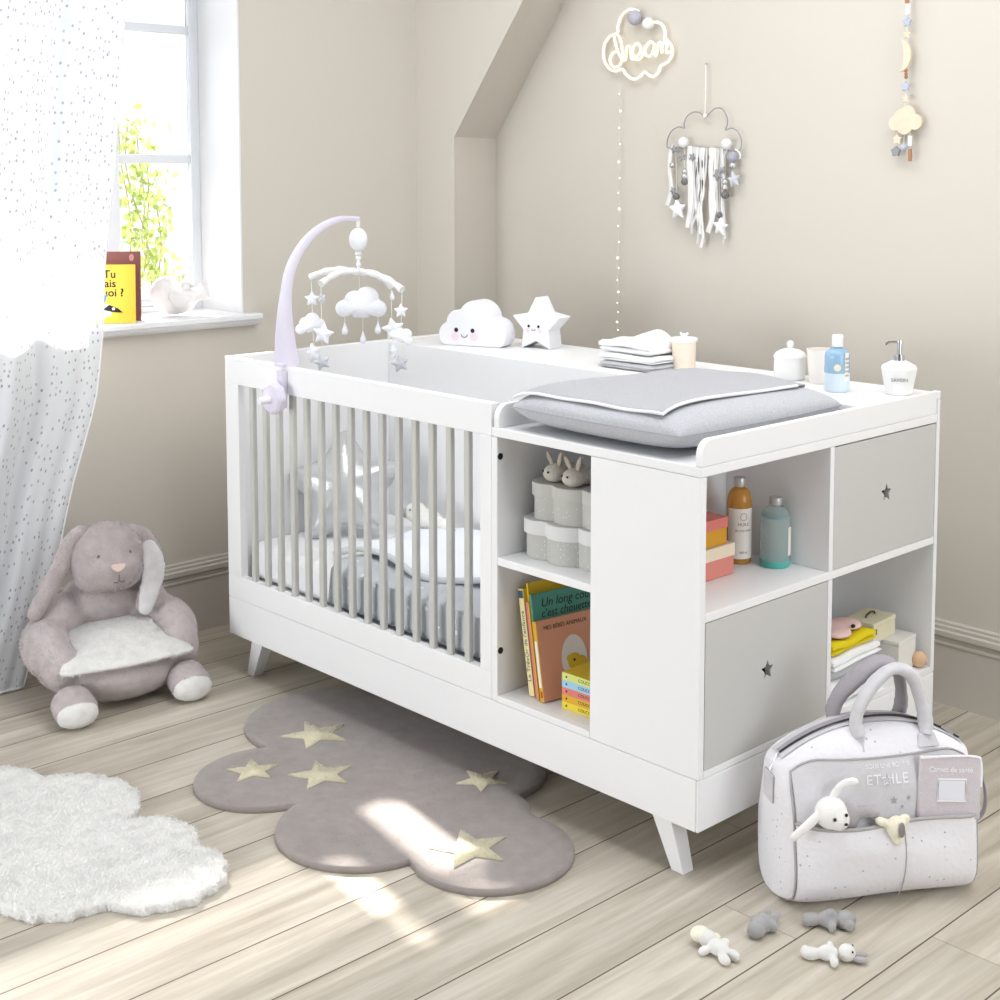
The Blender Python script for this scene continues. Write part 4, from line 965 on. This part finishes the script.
for p in me.polygons: p.use_smooth = True
co = link('curtain', me, CUR, None); tag(co, 'long white voile curtain printed with tiny grey stars hanging before the window', 'curtain')
hem = MB().tube([cur_fn(0, k/40) for k in range(41)], .003, 6).tube([cur_fn(k/150, 1) for k in range(151)], .004, 6)
build('hem', hem, COTTON, co, smooth=60)

# ------------------------------------------------------------------ window sill: two books and a swan
SZ = 1.0828
WINE = mat('wine_book_cover', rgb(136, 84, 84), .5); BYEL = mat('bright_yellow_cover', rgb(238, 206, 74), .5)
def stand_book(label, loc, w, h, t, rz, lean, m):
    b = thing('picture_book', label, 'book', loc, (lean, 0, rz))
    build('cover', MB().box(-w/2, w/2, 0, .002, 0, h).box(-w/2, w/2, t-.002, t, 0, h).box(-w/2, -w/2+.002, .002, t-.002, 0, h), m, b, bevel=.0006)
    build('pages', MB().box(-w/2+.0025, w/2-.004, .0022, t-.0022, .004, h-.004), PAPER, b); return b
y1 = stand_book('yellow picture book with a bird leaning on the wine red book on the window sill', (-.448, -.175, SZ), .21, .190, .010, .98, -.10, BYEL)
MB1 = Matrix.Translation((0,-.0006,0)) @ Matrix.Rotation(PI/2, 4, 'X')
for tx, zz, xx in (('Tu', .158, .025), ('fais', .128, .022), ('quoi ?', .098, .026)): lettering('lettering', tx, .036, BLACK, y1, MB1 @ Matrix.Translation((xx, zz, 0)), depth=.0002, offset=.0006)
build('bird_picture', MB().prism([(x*.052-.012, .040+y*.030) for x, y in star_pts(1, .8, 9)], 0, .0003).xf(MB1), PAPER, y1)
build('bird_eye', MB().prism([(.002,.044),(.022,.060),(.050,.048),(.066,.034),(.034,.036)], .0004, .0007).xf(MB1), BLACK, y1)
build('eye_dot', MB().prism([(.036+.005*math.cos(a), .047+.005*math.sin(a)) for a in [2*PI*k/14 for k in range(14)]], .0008, .0010).xf(MB1), PAPER, y1)
build('bird_crest', MB().prism([(-.03,.060),(-.012,.098),(.004,.088),(.016,.094),(.012,.072),(-.004,.058)], .0002, .0005).xf(MB1), mat('sky_blue_print', rgb(74, 150, 214), .6), y1)
w1 = stand_book('wine red picture book standing behind the yellow one on the window sill', (-.500, -.122, SZ), .20, .228, .012, .95, -.08, WINE)
build('cover_mark', MB().prism([(.072+.008*math.cos(a), .208+.012*math.sin(a)) for a in [2*PI*k/14 for k in range(14)]], 0, .0003).xf(MB1), mat('rose_print', rgb(206, 150, 150), .6), w1)
build('cover_picture', MB().prism([(.060,.035),(.088,.045),(.085,.075),(.070,.085),(.058,.060)], 0, .0003).xf(MB1), mat('blue_print', rgb(70, 86, 160), .6), w1)
SWP = mat('off_white_velour', rgb(240, 238, 238), .95, .5, 200, .1, sheen=.3); TULLE = mat('white_tulle', rgb(232, 230, 230), .95)
sw = thing('plush_swan', 'white plush swan with a padded wing sitting on the window sill', 'plush toy', (-.52, .130, SZ), (0,0,1.15)); sw.scale = (.88, .9, .93)
blob('body', [((0,0,.052),(.085,.045,.050)), ((-.045,0,.085),(.050,.040,.048)), ((-.038,0,.112),(.040,.032,.032)), ((.055,0,.070),(.045,.035,.030))], .006, SWP, sw, 5)
build('wing', MB().pillow([(.045,.0),(.02,.030),(-.03,.034),(-.042,.022),(-.02,-.02),(.0,-.032),(.028,-.022)], .008, 5, .5).xf(Matrix.Translation((.012,-.046,.055)) @ Matrix.Rotation(PI/2, 4, 'X')), TERRY, sw, smooth=80)
blob('head', [((.042,-.012,.108),(.022,.020,.021)), ((.038,-.006,.09),(.014,.012,.018))], .004, SWP, sw)
build('beak', MB().tube([(.056,-.024,.107),(.066,-.036,.103)], [.006,.002], 8), mat('pale_grey_felt', rgb(206, 204, 204), .9), sw)
for k in range(7):
    a = -.25+.22*k; build('tail_feather', MB().tube([(.07,0.008*(k-3),.060),(.105+.01*math.cos(a),.010*(k-3),.068+.007*k),(.130,.013*(k-3),.060+.010*k)], [.012,.010,.002], 6, flat=.3), TULLE, sw)

# ------------------------------------------------------------------ plant outside the window
vn = thing('climbing_plant', 'bright green leafy climbing plant growing outside behind the window panes', 'plant', (-1.6, .55, .9))
rnd = random.Random(21); lf = MB(); stm = MB()
for s in range(5):
    y0 = -.02+.045*s; pts = [(rnd.uniform(-.05,.05), y0+.03*math.sin(k*.9+s), -.9+k*.16) for k in range([12,12.5,12,11,10][s].__int__())]
    pts = cat_rom(pts, 4); stm.tube(pts, .0025, 6)
    for p in pts:
        if p[2] < .1: continue
        for q in range(7):
            c = p+Vector((rnd.gauss(0,.05), rnd.gauss(0,.05), rnd.gauss(0,.03))); R = Euler((rnd.uniform(0,6), rnd.uniform(0,6), rnd.uniform(0,6))).to_matrix(); L_ = rnd.uniform(.013,.025)
            lf.add([c+R@Vector(v)*L_ for v in ((-1,0,0),(-.3,.5,.1),(.4,.45,.1),(1,0,0),(.4,-.45,.1),(-.3,-.5,.1))], [(0,1,2,3,4,5)])
build('stem', stm, mat('vine_stem', rgb(150, 140, 90), .8), vn)
lo_ = build('foliage', lf, fur_mat('vine_leaf', rgb(172, 190, 112), .4), vn); lo_['kind'] = 'stuff'
# ------------------------------------------------------------------ wall decorations
WY = YW-.022
def wp(u, v, d=0.0): p = at(u, v, 1, WY-d); return p
LED = mat('warm_led_tube', rgb(255, 248, 225), .5, emit=rgb(255, 240, 200), estr=.38)
TUBEW = mat('white_led_rope', rgb(246, 243, 232), .5, emit=rgb(255, 245, 220), estr=.22)
def Z(pts, ox, oy, s, d=0.0): return [wp(ox+x*s, oy+y*s, d) for x, y in pts]
dz = Z([(638,45)], 0, 0, 1)[0]
def loc_pts(pts, o): return [p-o for p in pts]
dr = thing('cloud_neon_light', 'glowing white cloud outline light spelling a word, pinned high on the back wall', 'light', tuple(dz))
outl = [(430,125),(330,105),(240,180),(200,290),(195,365),(120,400),(60,470),(40,560),(48,670),(105,765),(180,790),(250,770),(290,830),(370,880),(450,850),(495,800),(535,830),(590,850),(650,805),(675,735),(755,690),(800,610),(798,520),(750,450),(722,432),(725,370),(700,290),(650,248),(590,250)]
build('outline_tube', MB().tube(loc_pts(cat_rom(Z(outl, 600, 0, .09), 4), dz), .0055, 8), TUBEW, dr, smooth=70)
word = [(205,575),(150,585),(110,660),(140,740),(205,735),(245,670),(250,580),(230,450),(195,385),(160,395),(165,450),(195,560),(240,650),(285,665),(290,590),(300,520),(335,525),(345,600),(350,655),(395,640),(450,570),(440,500),(400,488),(365,540),(370,620),(415,665),(465,630),(495,560),(545,470),(590,480),(560,465),(500,530),(510,610),(560,620),(595,550),(605,480),(600,570),(620,620),(640,560),(650,480),(680,480),(685,560),(690,590),(695,500),(725,460),(745,500),(735,560),(750,590),(775,570)]
build('word_dream', MB().tube(loc_pts(cat_rom(Z(word, 600, 0, .09, .008), 4), dz), .0048, 8), LED, dr, smooth=70)
pg_ = wp(637, 18)-dz; build('pompom', MB().ball(pg_+Vector((0,-.01,0)), .026, 18, 12), mat('lilac_grey_pompom', rgb(186, 184, 196), 1.0, .9, 200, .1), dr, smooth=80)
pw_ = wp(650.5, 24)-dz; build('pompom', MB().ball(pw_+Vector((0,-.012,0)), .021, 18, 12), TERRY, dr, smooth=80)
sl0 = wp(620, 84); sg = thing('string_light', 'thin wire string of tiny warm lights hanging below the cloud light', 'light', tuple(sl0))
wpts = [(620,84),(620,100),(619,130),(620,160),(619,190),(620,220),(618,250),(618,280),(618,310),(617,334)]
build('wire', MB().tube(loc_pts(cat_rom([wp(*p) for p in wpts], 4), sl0), .0009, 5).tube(loc_pts(cat_rom([wp(p[0]-1.6+(i % 3), p[1]) for i, p in enumerate(wpts)], 4), sl0), .0008, 5), mat('silver_wire', rgb(206, 204, 198), .4), sg)
BUL = mat('led_bead', rgb(255, 250, 230), .4, emit=rgb(255, 240, 205), estr=1.1)
for i, v in enumerate((94,111,128,144,162,178,193,209,226,242,258,268,280,292,303,312,322,330)): build('led_bead', MB().ball(wp(620-(v-94)*.011+(1 if i % 2 else -1)*.5, v)-sl0, .0042 if i % 3 == 1 else .0028, 10, 8), BUL, sg, smooth=80)
# dream catcher
o0 = wp(706, 112); dc = thing('dream_catcher', 'cloud shaped wire dream catcher with ribbons, beads and stars on the back wall', 'wall decoration', tuple(o0))
def DZ(pts, d=0.0): return [p-o0 for p in Z(pts, 655, 90, .16, d)]
WIRE = mat('grey_wire', rgb(168, 166, 168), .35, metal=.4); LACE = mat('white_lace', rgb(238, 236, 232), .95, .8, 250, .1); GREYR = mat('silver_grey_cord', rgb(212, 211, 213), .9); GFELT = mat('grey_felt', rgb(152, 151, 154), .95); SILB = mat('silver_bead', rgb(200, 198, 196), .25, metal=.7); GREYB = mat('dark_grey_bead', rgb(118, 114, 114), .5)
arcs = [(75,360),(78,310),(105,255),(150,230),(183,240),(182,210),(200,165),(240,138),(285,145),(312,178),(340,145),(380,113),(420,120),(448,165),(452,215),(440,250),(475,238),(515,258),(538,305),(540,350),(520,385)]
build('wire_frame', MB().tube(cat_rom(DZ(arcs), 5), .0022, 6).tube(DZ([(75,360),(300,362),(520,385)]), .0025, 6), WIRE, dc, smooth=60)
build('hanging_cord', MB().tube(DZ([(312,180),(316,0),(318,-160)]), .0022, 6).ball(DZ([(313,165)])[0], .008, 10, 8), LACE, dc)
build('wall_hook', MB().tube([DZ([(318,-160)])[0], DZ([(318,-165)], -.018)[0]], .0025, 8), WIRE, dc)
for x, y in ((178,328),(447,338)): build('pompom', MB().ball(DZ([(x,y)], .012)[0], .018, 18, 12), TERRY, dc, smooth=80)
def ribbon(pts, w, m, seed=0): build('ribbon', MB().tube(cat_rom(DZ(pts, .006), 5), w, 6, flat=.3, up=(1,0,0)), m, dc, smooth=70)
ribbon([(120,345),(95,400),(90,500),(100,620),(75,720)], .008, LACE); ribbon([(218,350),(222,450),(230,560),(225,700),(200,860)], .009, LACE)
ribbon([(252,355),(262,520),(265,650),(262,760),(230,850),(228,900)], .005, GREYR); ribbon([(275,360),(285,500),(262,640),(275,800),(265,960)], .005, GREYR)
ribbon([(305,360),(295,500),(300,650),(270,760),(300,900),(285,985)], .006, LACE); ribbon([(322,362),(318,500),(300,620),(290,760),(305,950)], .004, GREYR)
ribbon([(362,360),(348,480),(355,620),(368,750),(330,890)], .010, LACE); ribbon([(378,362),(372,560),(368,700),(355,830)], .005, LACE)
ribbon([(410,365),(415,520),(425,700),(435,860),(425,960)], .004, GREYR); ribbon([(395,365),(385,560),(395,800),(430,900)], .004, GREYR); ribbon([(455,365),(425,440),(420,600),(425,760)], .003, GREYR); ribbon([(500,370),(530,395),(530,430)], .003, LACE)
ribbon([(212,350),(206,480),(214,640),(212,780)], .006, LACE); ribbon([(240,356),(238,500),(246,680),(222,840)], .006, GREYR); ribbon([(290,360),(300,560),(286,720),(296,870)], .006, LACE)
ribbon([(345,362),(352,520),(345,660),(350,800)], .007, LACE); ribbon([(268,358),(258,480),(274,600),(256,720),(282,900)], .005, LACE); ribbon([(420,366),(428,560),(415,720),(438,930)], .004, LACE)
def d_thread(pts): build('thread', MB().tube(DZ(pts, .006), .0010, 5), THREAD, dc)
def d_star(x, y, R, m, roll=0, d=.010):
    s = build('star', MB().pillow(star_pts(R, R*.5, 5, PI/2+roll, .15), R*.28, 4, .5), m, dc, smooth=80); s.matrix_local = frame(DZ([(x,y)], d)[0], (1,0,0), (0,0,1))
def d_bead(x, y, r, m): build('bead', MB().ball(DZ([(x,y)], .010)[0], r, 12, 8), m, dc, smooth=80)
d_thread([(130,350),(135,660),(140,740)]); d_star(140,745,.040,MSTAR,.1); d_bead(133,665,.013,GREYB); d_bead(110,470,.011,SILB); d_star(112,630,0.0150,GFELT,.4)
d_thread([(185,360),(185,580)]); d_star(170,420,0.0165,GFELT,.3); d_bead(185,510,.011,SILB); d_bead(185,541,.012,SILB); d_bead(185,572,.013,GREYB); d_star(232,420,0.0165,GFELT,.8); d_star(120,370,0.0180,GFELT,.2); d_star(148,376,0.0135,GFELT,.6)
d_thread([(400,365),(402,780),(408,850)]); d_star(408,855,.035,MSTAR,-.1); d_bead(404,782,.011,GREYB); d_star(392,530,0.0225,GFELT,.5)
d_thread([(437,370),(438,660)]); d_bead(438,575,.012,SILB); d_bead(438,610,.012,SILB); d_bead(438,655,.014,GREYB); d_star(426,500,0.0150,GFELT,.9)
d_thread([(485,380),(485,560)]); d_bead(485,420,.019,mat('grey_knit_ball', rgb(170,170,182), 1.0, .9, 180, .1)); d_bead(486,472,.013,SILB); d_star(492,560,.030,MGREY,.2)
# wooden garland
g0 = wp(906, 60); gd = thing('wooden_garland', 'hanging garland of wooden moon, cloud, stars and felt beads at right of the back wall', 'wall decoration', tuple(g0))
def GZ(pts, d=0.0): return [p-g0 for p in Z(pts, 860, 0, .18, d)]
PLY = mat('pale_plywood', rgb(226, 212, 188), .6, mottle=.06, mscale=50); WALN = mat('brown_wood', rgb(172, 122, 86), .6); BLUF = mat('blue_grey_felt', rgb(184, 190, 206), .95)
build('string', MB().tube(GZ([(262,-250),(262,0),(260,230),(255,400),(250,590)]), .0012, 5).tube(GZ([(205,730),(200,850)]), .001, 5).tube(GZ([(247,735),(242,820)]), .001, 5).tube(GZ([(280,730),(278,870)]), .001, 5), THREAD, gd)
def g_flat(name, outline, x, y, t, m, d=.006):
    s = build(name, MB().prism(outline, -t/2, t/2), m, gd, bevel=.0012); s.matrix_local = frame(GZ([(x,y)], d)[0], (1,0,0), (0,0,1))
def g_bead(x, y, r, m): build('bead', MB().ball(GZ([(x,y)], .008)[0], r, 12, 8), m, gd, smooth=80)
moon = [(.036*math.cos(a)*1.0, .047*math.sin(a)) for a in [-PI/2+PI*k/16 for k in range(17)]] + [(.012*math.cos(a), .047*math.sin(a)) for a in [PI/2-PI*k/16 for k in range(1,16)]]
g_flat('moon', [(x-.018, y) for x, y in moon], 255, 308, .008, PLY); g_flat('cloud', circles_outline([(-.031,-.006,.022),(.034,-.004,.023),(-.010,.010,.026),(.009,.020,.025),(0,-.014,.026)], (0,0), 70), 250, 672, .009, PLY)
g_flat('star', star_pts(.015,.007), 262, 190, .004, PLY); g_flat('star', star_pts(.015,.007), 255, 548, .004, PLY); g_flat('star', star_pts(.018,.010), 205, 775, .004, PLY, .007)
g_flat('felt_star', star_pts(.017,.010), 252, 480, .008, BLUF); g_flat('felt_star', star_pts(.017,.010), 262, 120, .008, BLUF); g_flat('felt_star', star_pts(.017,.012), 200, 842, .010, GFELT)
for y in (392,410,428): g_bead(256, y, .0055, WALN)
def g_tag(x, y, h, w, m): build('wooden_tag', MB().box(-w/2, w/2, -.003, .003, -h/2, h/2), m, gd, bevel=.001).location = GZ([(x,y)], .007)[0]
g_tag(265, 50, .030, .013, WPLAS); g_tag(262, 6, .012, .013, WALN); g_tag(278, 782, .030, .012, WPLAS); g_tag(278, 862, .036, .011, WALN); g_bead(241, 820, .011, BLUF)
for z in (-20, -40, -60, -90): g_bead(262, z, .006, PLY)

# ------------------------------------------------------------------ nursery bag
BAGF = speckle_mat('white_starry_quilted_cloth', rgb(236, 234, 238), rgb(166, 168, 178), 52, .11, .9, .5, .55, soft=.02, vary=.5)
BAGG = mat('grey_cotton', rgb(210, 208, 211), .9, .5, 60, .1, mottle=.05, mscale=30); BAGD = mat('taupe_grey_strap', rgb(168, 163, 168), .9, .5, 90, .1); PIPG = mat('grey_piping', rgb(176, 172, 172), .9)
bag = thing('nursery_bag', 'white and grey padded nursery bag with two handles standing at the cabinet end', 'bag', (2.128, .3130, 0), (0,0,.9990))
HU, HD = .230, .128
def b_h(u): return .372-.058*(abs(u)/.2)**2.2
def b_d(u): return HD*max(0.0, 1-abs(u/HU)**9)**.25
NE = 4.2
def v_half(u, z):
    h = b_h(u); s = max(-.999, min(.999, 2*z/h-1)); tp = z/h
    return b_d(u)*(1-abs(s)**NE)**(1/NE)*(1-.42*max(0, tp-.35)**1.25/.58)-.003*math.sin(z*38+u*17)
def slice_pts(u, n=44):
    h = b_h(u); out = []
    for k in range(n):
        a = 2*PI*k/n; ca, sa = math.cos(a), math.sin(a)
        s = math.copysign(abs(sa)**(2/NE), sa); z = h*(s+1)/2
        out.append((u, math.copysign(abs(ca)**(2/NE), ca)*b_d(u)*(1-.42*max(0, z/h-.35)**1.25/.58)+.003*math.sin(z*38+u*17), max(0.0006, z)))
    return out
us = [-.2298,-.2285,-.225,-.219,-.208,-.19]+[-.17+.02*k for k in range(18)]+[.19,.208,.219,.225,.2285,.2298]
m = MB(); vs = []; fs = []
for u in us: vs += slice_pts(u)
n = 44
for i in range(len(us)-1):
    for k in range(n): fs.append((i*n+k, i*n+(k+1) % n, (i+1)*n+(k+1) % n, (i+1)*n+k))
fs += [tuple(range(n-1,-1,-1)), tuple((len(us)-1)*n+k for k in range(n))]
m.add(vs, fs); build('bag_body', m, BAGF, bag, smooth=60, fixn=True)
def fs_(u, z, off): return (u, -v_half(u, z)-off, z)
def panel(name, u0, u1, z0, ztop, off, mm, nu=40, nv=24, **kw):
    o = build(name, MB().grid(lambda a, b: fs_(u0+(u1-u0)*a, z0+(ztop(u0+(u1-u0)*a)-z0)*b, off), nu, nv), mm, bag, smooth=80)
    return o
def arch(u): return 0.316-.03*max(0, (abs(u-.0)-.14)/.07)**2
panel('front_panel', -.206, .208, .170, arch, .0035, BAGG)
def pk_off(a, b): return .004+.016*min(1, a/.12, (1-a)/.05)**.6*min(1, b/.3+.1)**.7
build('front_pocket', MB().grid(lambda a, b: fs_(-.208+.420*a, .012+(.176+.004*math.sin((-.208+.420*a)*20))*b, pk_off(a, b)), 44, 24), BAGF, bag, smooth=80)
build('pocket_binding', MB().tube([fs_(-.208+.42*k/30, .188+.004*math.sin((-.208+.42*k/30)*20), pk_off(k/30, 1)) for k in range(31)], .0042, 8), PIPG, bag, smooth=60)
build('pocket_seam', MB().tube([fs_(.025, .015+.17*k/12, .0205) for k in range(13)], .0014, 6), PIPG, bag)
pp = [fs_(-.211, .004+.25*k/16, .004) for k in range(17)]+[fs_(-.206+.419*k/30, arch(-.206+.419*k/30), .004) for k in range(31)]+[fs_(.214, .26-.255*k/16, .004) for k in range(17)]
build('piping', MB().tube(pp, .0026, 6), PIPG, bag, smooth=60)
# zip along the ridge
def ridge(u, dv=0, dz_=0): return (u, dv+.003*math.sin(u*17), b_h(u)+dz_)
build('zip_band', MB().grid(lambda a, b: (-.215+.43*a, -.030+.06*b, b_h(-.215+.43*a)+.0035-.002*abs(2*b-1)**2), 40, 6), BAGG, bag, smooth=80)
build('zip_tape', MB().grid(lambda a, b: (-.213+.426*a, -.012+.019*b, b_h(-.213+.426*a)+.0062), 40, 2), BAGD, bag, smooth=80)
build('zip_teeth', MB().tube([ridge(-.213+.426*k/40, -.0125, .007) for k in range(41)], .0022, 6), mat('dark_zip', rgb(58, 54, 58), .5), bag)
build('zip_puller', MB().tube([(-.216,-.012,b_h(-.215)+.006),(-.2335,-.014,b_h(-.215)-.03)], .003, 8, flat=.5), CHR, bag)
build('zip_puller', MB().tube([(.17,-.014,b_h(.17)+.010),(.195,-.022,b_h(.195)+.008)], .003, 8, flat=.5), CHR, bag)
build('end_tab', MB().box(-.2355,-.2305,-.030,.024,.205,.268), BAGG, bag, bevel=.002)
def handle(v, m, lean, du=0.0):
    P = cat_rom([(-.045+du, v, .352),(-.050+du, v*.8, .378),(-.036+du, v*.8+lean*.4, .420),(.004+du, v*.8+lean, .468),(.045+du, v*.8+lean, .490),(.086+du, v*.8+lean, .470),(.108+du, v*.8+lean*.4, .410),(.114+du, v*.85, .370),(.110+du, v, .345)], 6)
    build('handle', MB().tube(P, [.0225+.0007*math.sin(i*1.9)+.0012*math.sin(i*.5) for i in range(len(P))], 12, flat=.60, up=(0,1,0)), m, bag, smooth=70)
    for u in (-.045+du, .110+du):
        build('handle_patch', MB().tube([(u, v*1.08, .350),(u, v*1.34, .324)], [.019,.026], 4, flat=.25, up=(1,0,0)), m, bag, bevel=.001)
handle(-.056, BAGG, .012); handle(.056, BAGD, -.03, -.014)
build('side_loop', MB().tube(cat_rom([(.226,-.03,.272),(.246,-.045,.25),(.258,-.055,.205),(.256,-.06,.165),(.244,-.055,.142),(.234,-.045,.148),(.231,-.035,.17)], 5), .011, 8, flat=.3, up=(0,1,0)), BAGD, bag, smooth=60)
STITCH = mat('white_stitching', rgb(244, 244, 246), .9)
def on_front(name, body, size, u, z, spacing=1.0):
    me = text_mesh(body, size, .0003, spacing=spacing); me.name = name
    for v in me.vertices:
        U, Z_ = u+v.co.x, z+v.co.y; v.co = (U, -v_half(U, Z_)-.0042-v.co.z, Z_)
    return link(name, me, STITCH, bag)
on_front('lettering', 'SOUS UNE BONNE', .0122, .004, .300); on_front('lettering', 'ET', .030, -.032, .272, 1.1); on_front('lettering', 'ILE', .030, .028, .272, 1.1)
GST = mat('grey_star_print', rgb(170, 168, 174), .9)
so = star_pts(.013, .006); build('star_letter', MB().tube([fs_(-.003+x, .272+y, .005) for x, y in so], .0012, 5, closed=True), STITCH, bag)
for u, z, R in ((.012,.228,.009),(.045,.232,.006),(.03,.214,.005)): build('printed_star', MB().add([fs_(u+x, z+y, .0042) for x, y in star_pts(R, R*.45)]+[fs_(u, z, .0042)], [(i, (i+1) % 10, 10) for i in range(10)]), GST, bag)
BM = (Matrix.Translation((2.128, .3130, 0)) @ Matrix.Rotation(.9990, 4, 'Z'))
def in_bag(p): return tuple(BM @ Vector(p))
# rabbit, small doll and booklet in the pocket
WP2 = mat('white_velvet_plush', rgb(244, 242, 240), .95, .5, 300, .1, sheen=.3); GPL = mat('grey_velvet_plush', rgb(182, 176, 178), .95, .5, 300, .1, sheen=.3)
rb = thing('plush_rabbit', 'white headed plush rabbit with grey body peeking out of the bag pocket', 'plush toy', in_bag((-.140, -.128, .176)), (0,0,.9990))
blob('head', [((0,0,.045),(.036,.031,.035)), ((.012,-.014,.036),(.024,.022,.024))], .004, WP2, rb)
def ear_(pts, w): 
    P = cat_rom(pts, 5); its = [(tuple(p), (w*(.55+.45*math.sin(PI*min(1,.1+.8*i/(len(P)-1)))),.006,w*.8)) for i, p in enumerate(P)]
    blob('ear', its, .0035, WP2, rb, 4)
ear_([(-.026,-.004,.050),(-.045,-.010,.036),(-.066,-.014,.022),(-.088,-.014,.006)], .0135); ear_([(.004,.004,.075),(.014,.004,.090),(.028,.002,.105),(.044,.0,.110),(.054,-.002,.109)], .0115)
blob('body', [((.045,.012,.025),(.026,.018,.032)), ((.075,.008,.036),(.030,.012,.014),(0,-.2,0)), ((.098,.004,.034),(.018,.011,.012)), ((.02,.014,.01),(.03,.014,.02))], .004, GPL, rb)
for u, z in ((-.004,.044),(.022,.052)): build('eye', MB().ball((u,-.0315,z), (.0038,.003,.0038), 10, 8), BLACK, rb)
build('nose', MB().ball((.020,-.0365,.034), (.004,.003,.003), 10, 8), BLACK, rb)
sd = thing('plush_doll', 'small cream plush toy with a grey ear hanging over the pocket edge of bag', 'plush toy', in_bag((.001, -.148, .140)), (0,0,.9990))
blob('body', [((0,0,.045),(.021,.018,.026)), ((-.03,.004,.058),(.018,.011,.010),(0,.3,0)), ((.004,-.002,.018),(.013,.012,.012)), ((.022,.004,.060),(.012,.010,.012))], .004, mat('cream_velvet_plush', rgb(240, 234, 212), .95, .5, 300, .1, sheen=.3), sd)
build('ear', MB().ball((.004,-.019,.047), (.0075,.005,.017), 12, 8), mat('dark_grey_ear', rgb(140, 134, 130), .95), sd, smooth=80)
bk2 = thing('booklet_cover', 'grey padded booklet cover with a small white window tucked in the bag pocket', 'booklet', in_bag((.130, -.125, .180)), (-.16, .10, .9990))
BLUSH = speckle_mat('rosy_grey_cloth', rgb(204, 196, 200), rgb(236, 232, 236), 150, .12, .9, .4, .4)
build('cover', MB().box(-.070,.078,-.004,.006,0,.135), BLUSH, bk2, bevel=.0045, bseg=3, smooth=50)
build('window', MB().box(-.025,.038,-.0062,-.0045,.042,.084), mat('clear_white_pocket', rgb(226, 226, 232), .3), bk2, bevel=.001)
build('window_frame', MB().tube([(-.027,-.0055,.040),(.040,-.0055,.040),(.040,-.0055,.086),(-.027,-.0055,.086)], .0018, 6, closed=True), COTTON, bk2)
build('binding', MB().tube(cat_rom([(-.070,-.004,.130),(.0,-.005,.135),(.060,-.004,.135),(.076,-.003,.123),(.078,-.003,.07)], 4), .0025, 6), COTTON, bk2)
lettering('lettering', 'Carnet de santé', .016, STITCH, bk2, Matrix.Translation((.004,-.0045,.106)) @ Matrix.Rotation(PI/2, 4, 'X'))

# ------------------------------------------------------------------ four small plush toys on the floor
def toy(label, loc, rz, body, head, ears, parts, m, earm, roll=0.0, eyes=None):
    t = thing('small_plush_toy', label, 'plush toy', loc, (0,0,rz), 'small plush toys on the floorboards')
    blob('body', body+parts, .0032, m, t, 3); blob('head', head, .0032, m, t, 3)
    for e in ears: blob('ear', e, .003, earm, t, 3)
    for p in (eyes or []): build('eye', MB().ball(p, .0022, 8, 6), BLACK, t)
    return t
WT = fur_mat('white_toy_plush', rgb(246, 245, 242), .2); GT = fur_mat('mid_grey_toy_plush', rgb(178, 176, 176), .1); LGT = mat('light_grey_ear', rgb(176, 172, 172), .95); CRT = mat('cream_fleece', rgb(240, 236, 218), .95, .8, 200, .1)
body = [((0,0,.015),(.022,.016,.015))]; limbs = [((.012,.022,.010),(.008,.012,.009)), ((.012,-.022,.010),(.008,.012,.009)), ((-.028,.011,.010),(.014,.009,.010)), ((-.028,-.011,.010),(.014,.009,.010))]
lamb = toy('white plush lamb with a cream head lying leftmost of the small floor toys', (2.100, -.175, 0), 2.95, body, [((.030,0,.017),(.016,.016,.016))], [[((.044,.004,.020),(.018,.018,.014))], [((.034,-.020,.010),(.010,.012,.008))]], limbs, WT, CRT); lamb.scale = (1.18, 1.18, 1.1)
toy('grey plush rabbit lying on its back with its ears to the bag', (2.108, -.042, 0), 1.75, [((0,0,.018),(.026,.021,.018))], [((-.026,.0,.017),(.018,.020,.017))], [[((.044,.010,.014),(.022,.008,.007),(0,-.3,.2))], [((.044,-.010,.014),(.022,.008,.007),(0,-.3,-.2))]], [((.010,.022,.014),(.010,.010,.012)), ((.010,-.022,.014),(.010,.010,.012)), ((.024,.012,.02),(.012,.009,.012)), ((.024,-.012,.02),(.012,.009,.012))], GT, GT)
toy('grey plush elephant lying flat in front of the nursery bag', (2.195, .075, 0), .70, [((0,0,.018),(.024,.017,.018))], [((.032,0,.019),(.021,.019,.019))], [[((.046,.010,.016),(.014,.006,.013))], [((.040,-.018,.016),(.013,.006,.012))]], [((-.034,.004,.014),(.018,.015,.014)), ((-.046,0,.014),(.010,.016,.013)), ((.004,-.021,.012),(.009,.011,.011)), ((.002,-.004,.034),(.010,.010,.009)), ((.006,.020,.010),(.009,.010,.009))], GT, GT)
toy('white plush rabbit with grey lined ears lying nearest to the viewer', (2.268, -.030, 0), .72, [((-.004,0,.016),(.022,.015,.016))], [((.034,0,.018),(.018,.017,.018))], [[((.062,.008,.010),(.018,.007,.006),(0,0,.12))], [((.060,-.010,.010),(.018,.008,.006),(0,0,-.15))]], [((-.036,0,.013),(.020,.013,.013)), ((-.048,.006,.014),(.010,.009,.013)), ((.004,.026,.014),(.008,.017,.010)), ((.006,-.024,.012),(.009,.014,.011))], WT, LGT, eyes=[(.044,-.012,.026),(.046,.006,.030)])
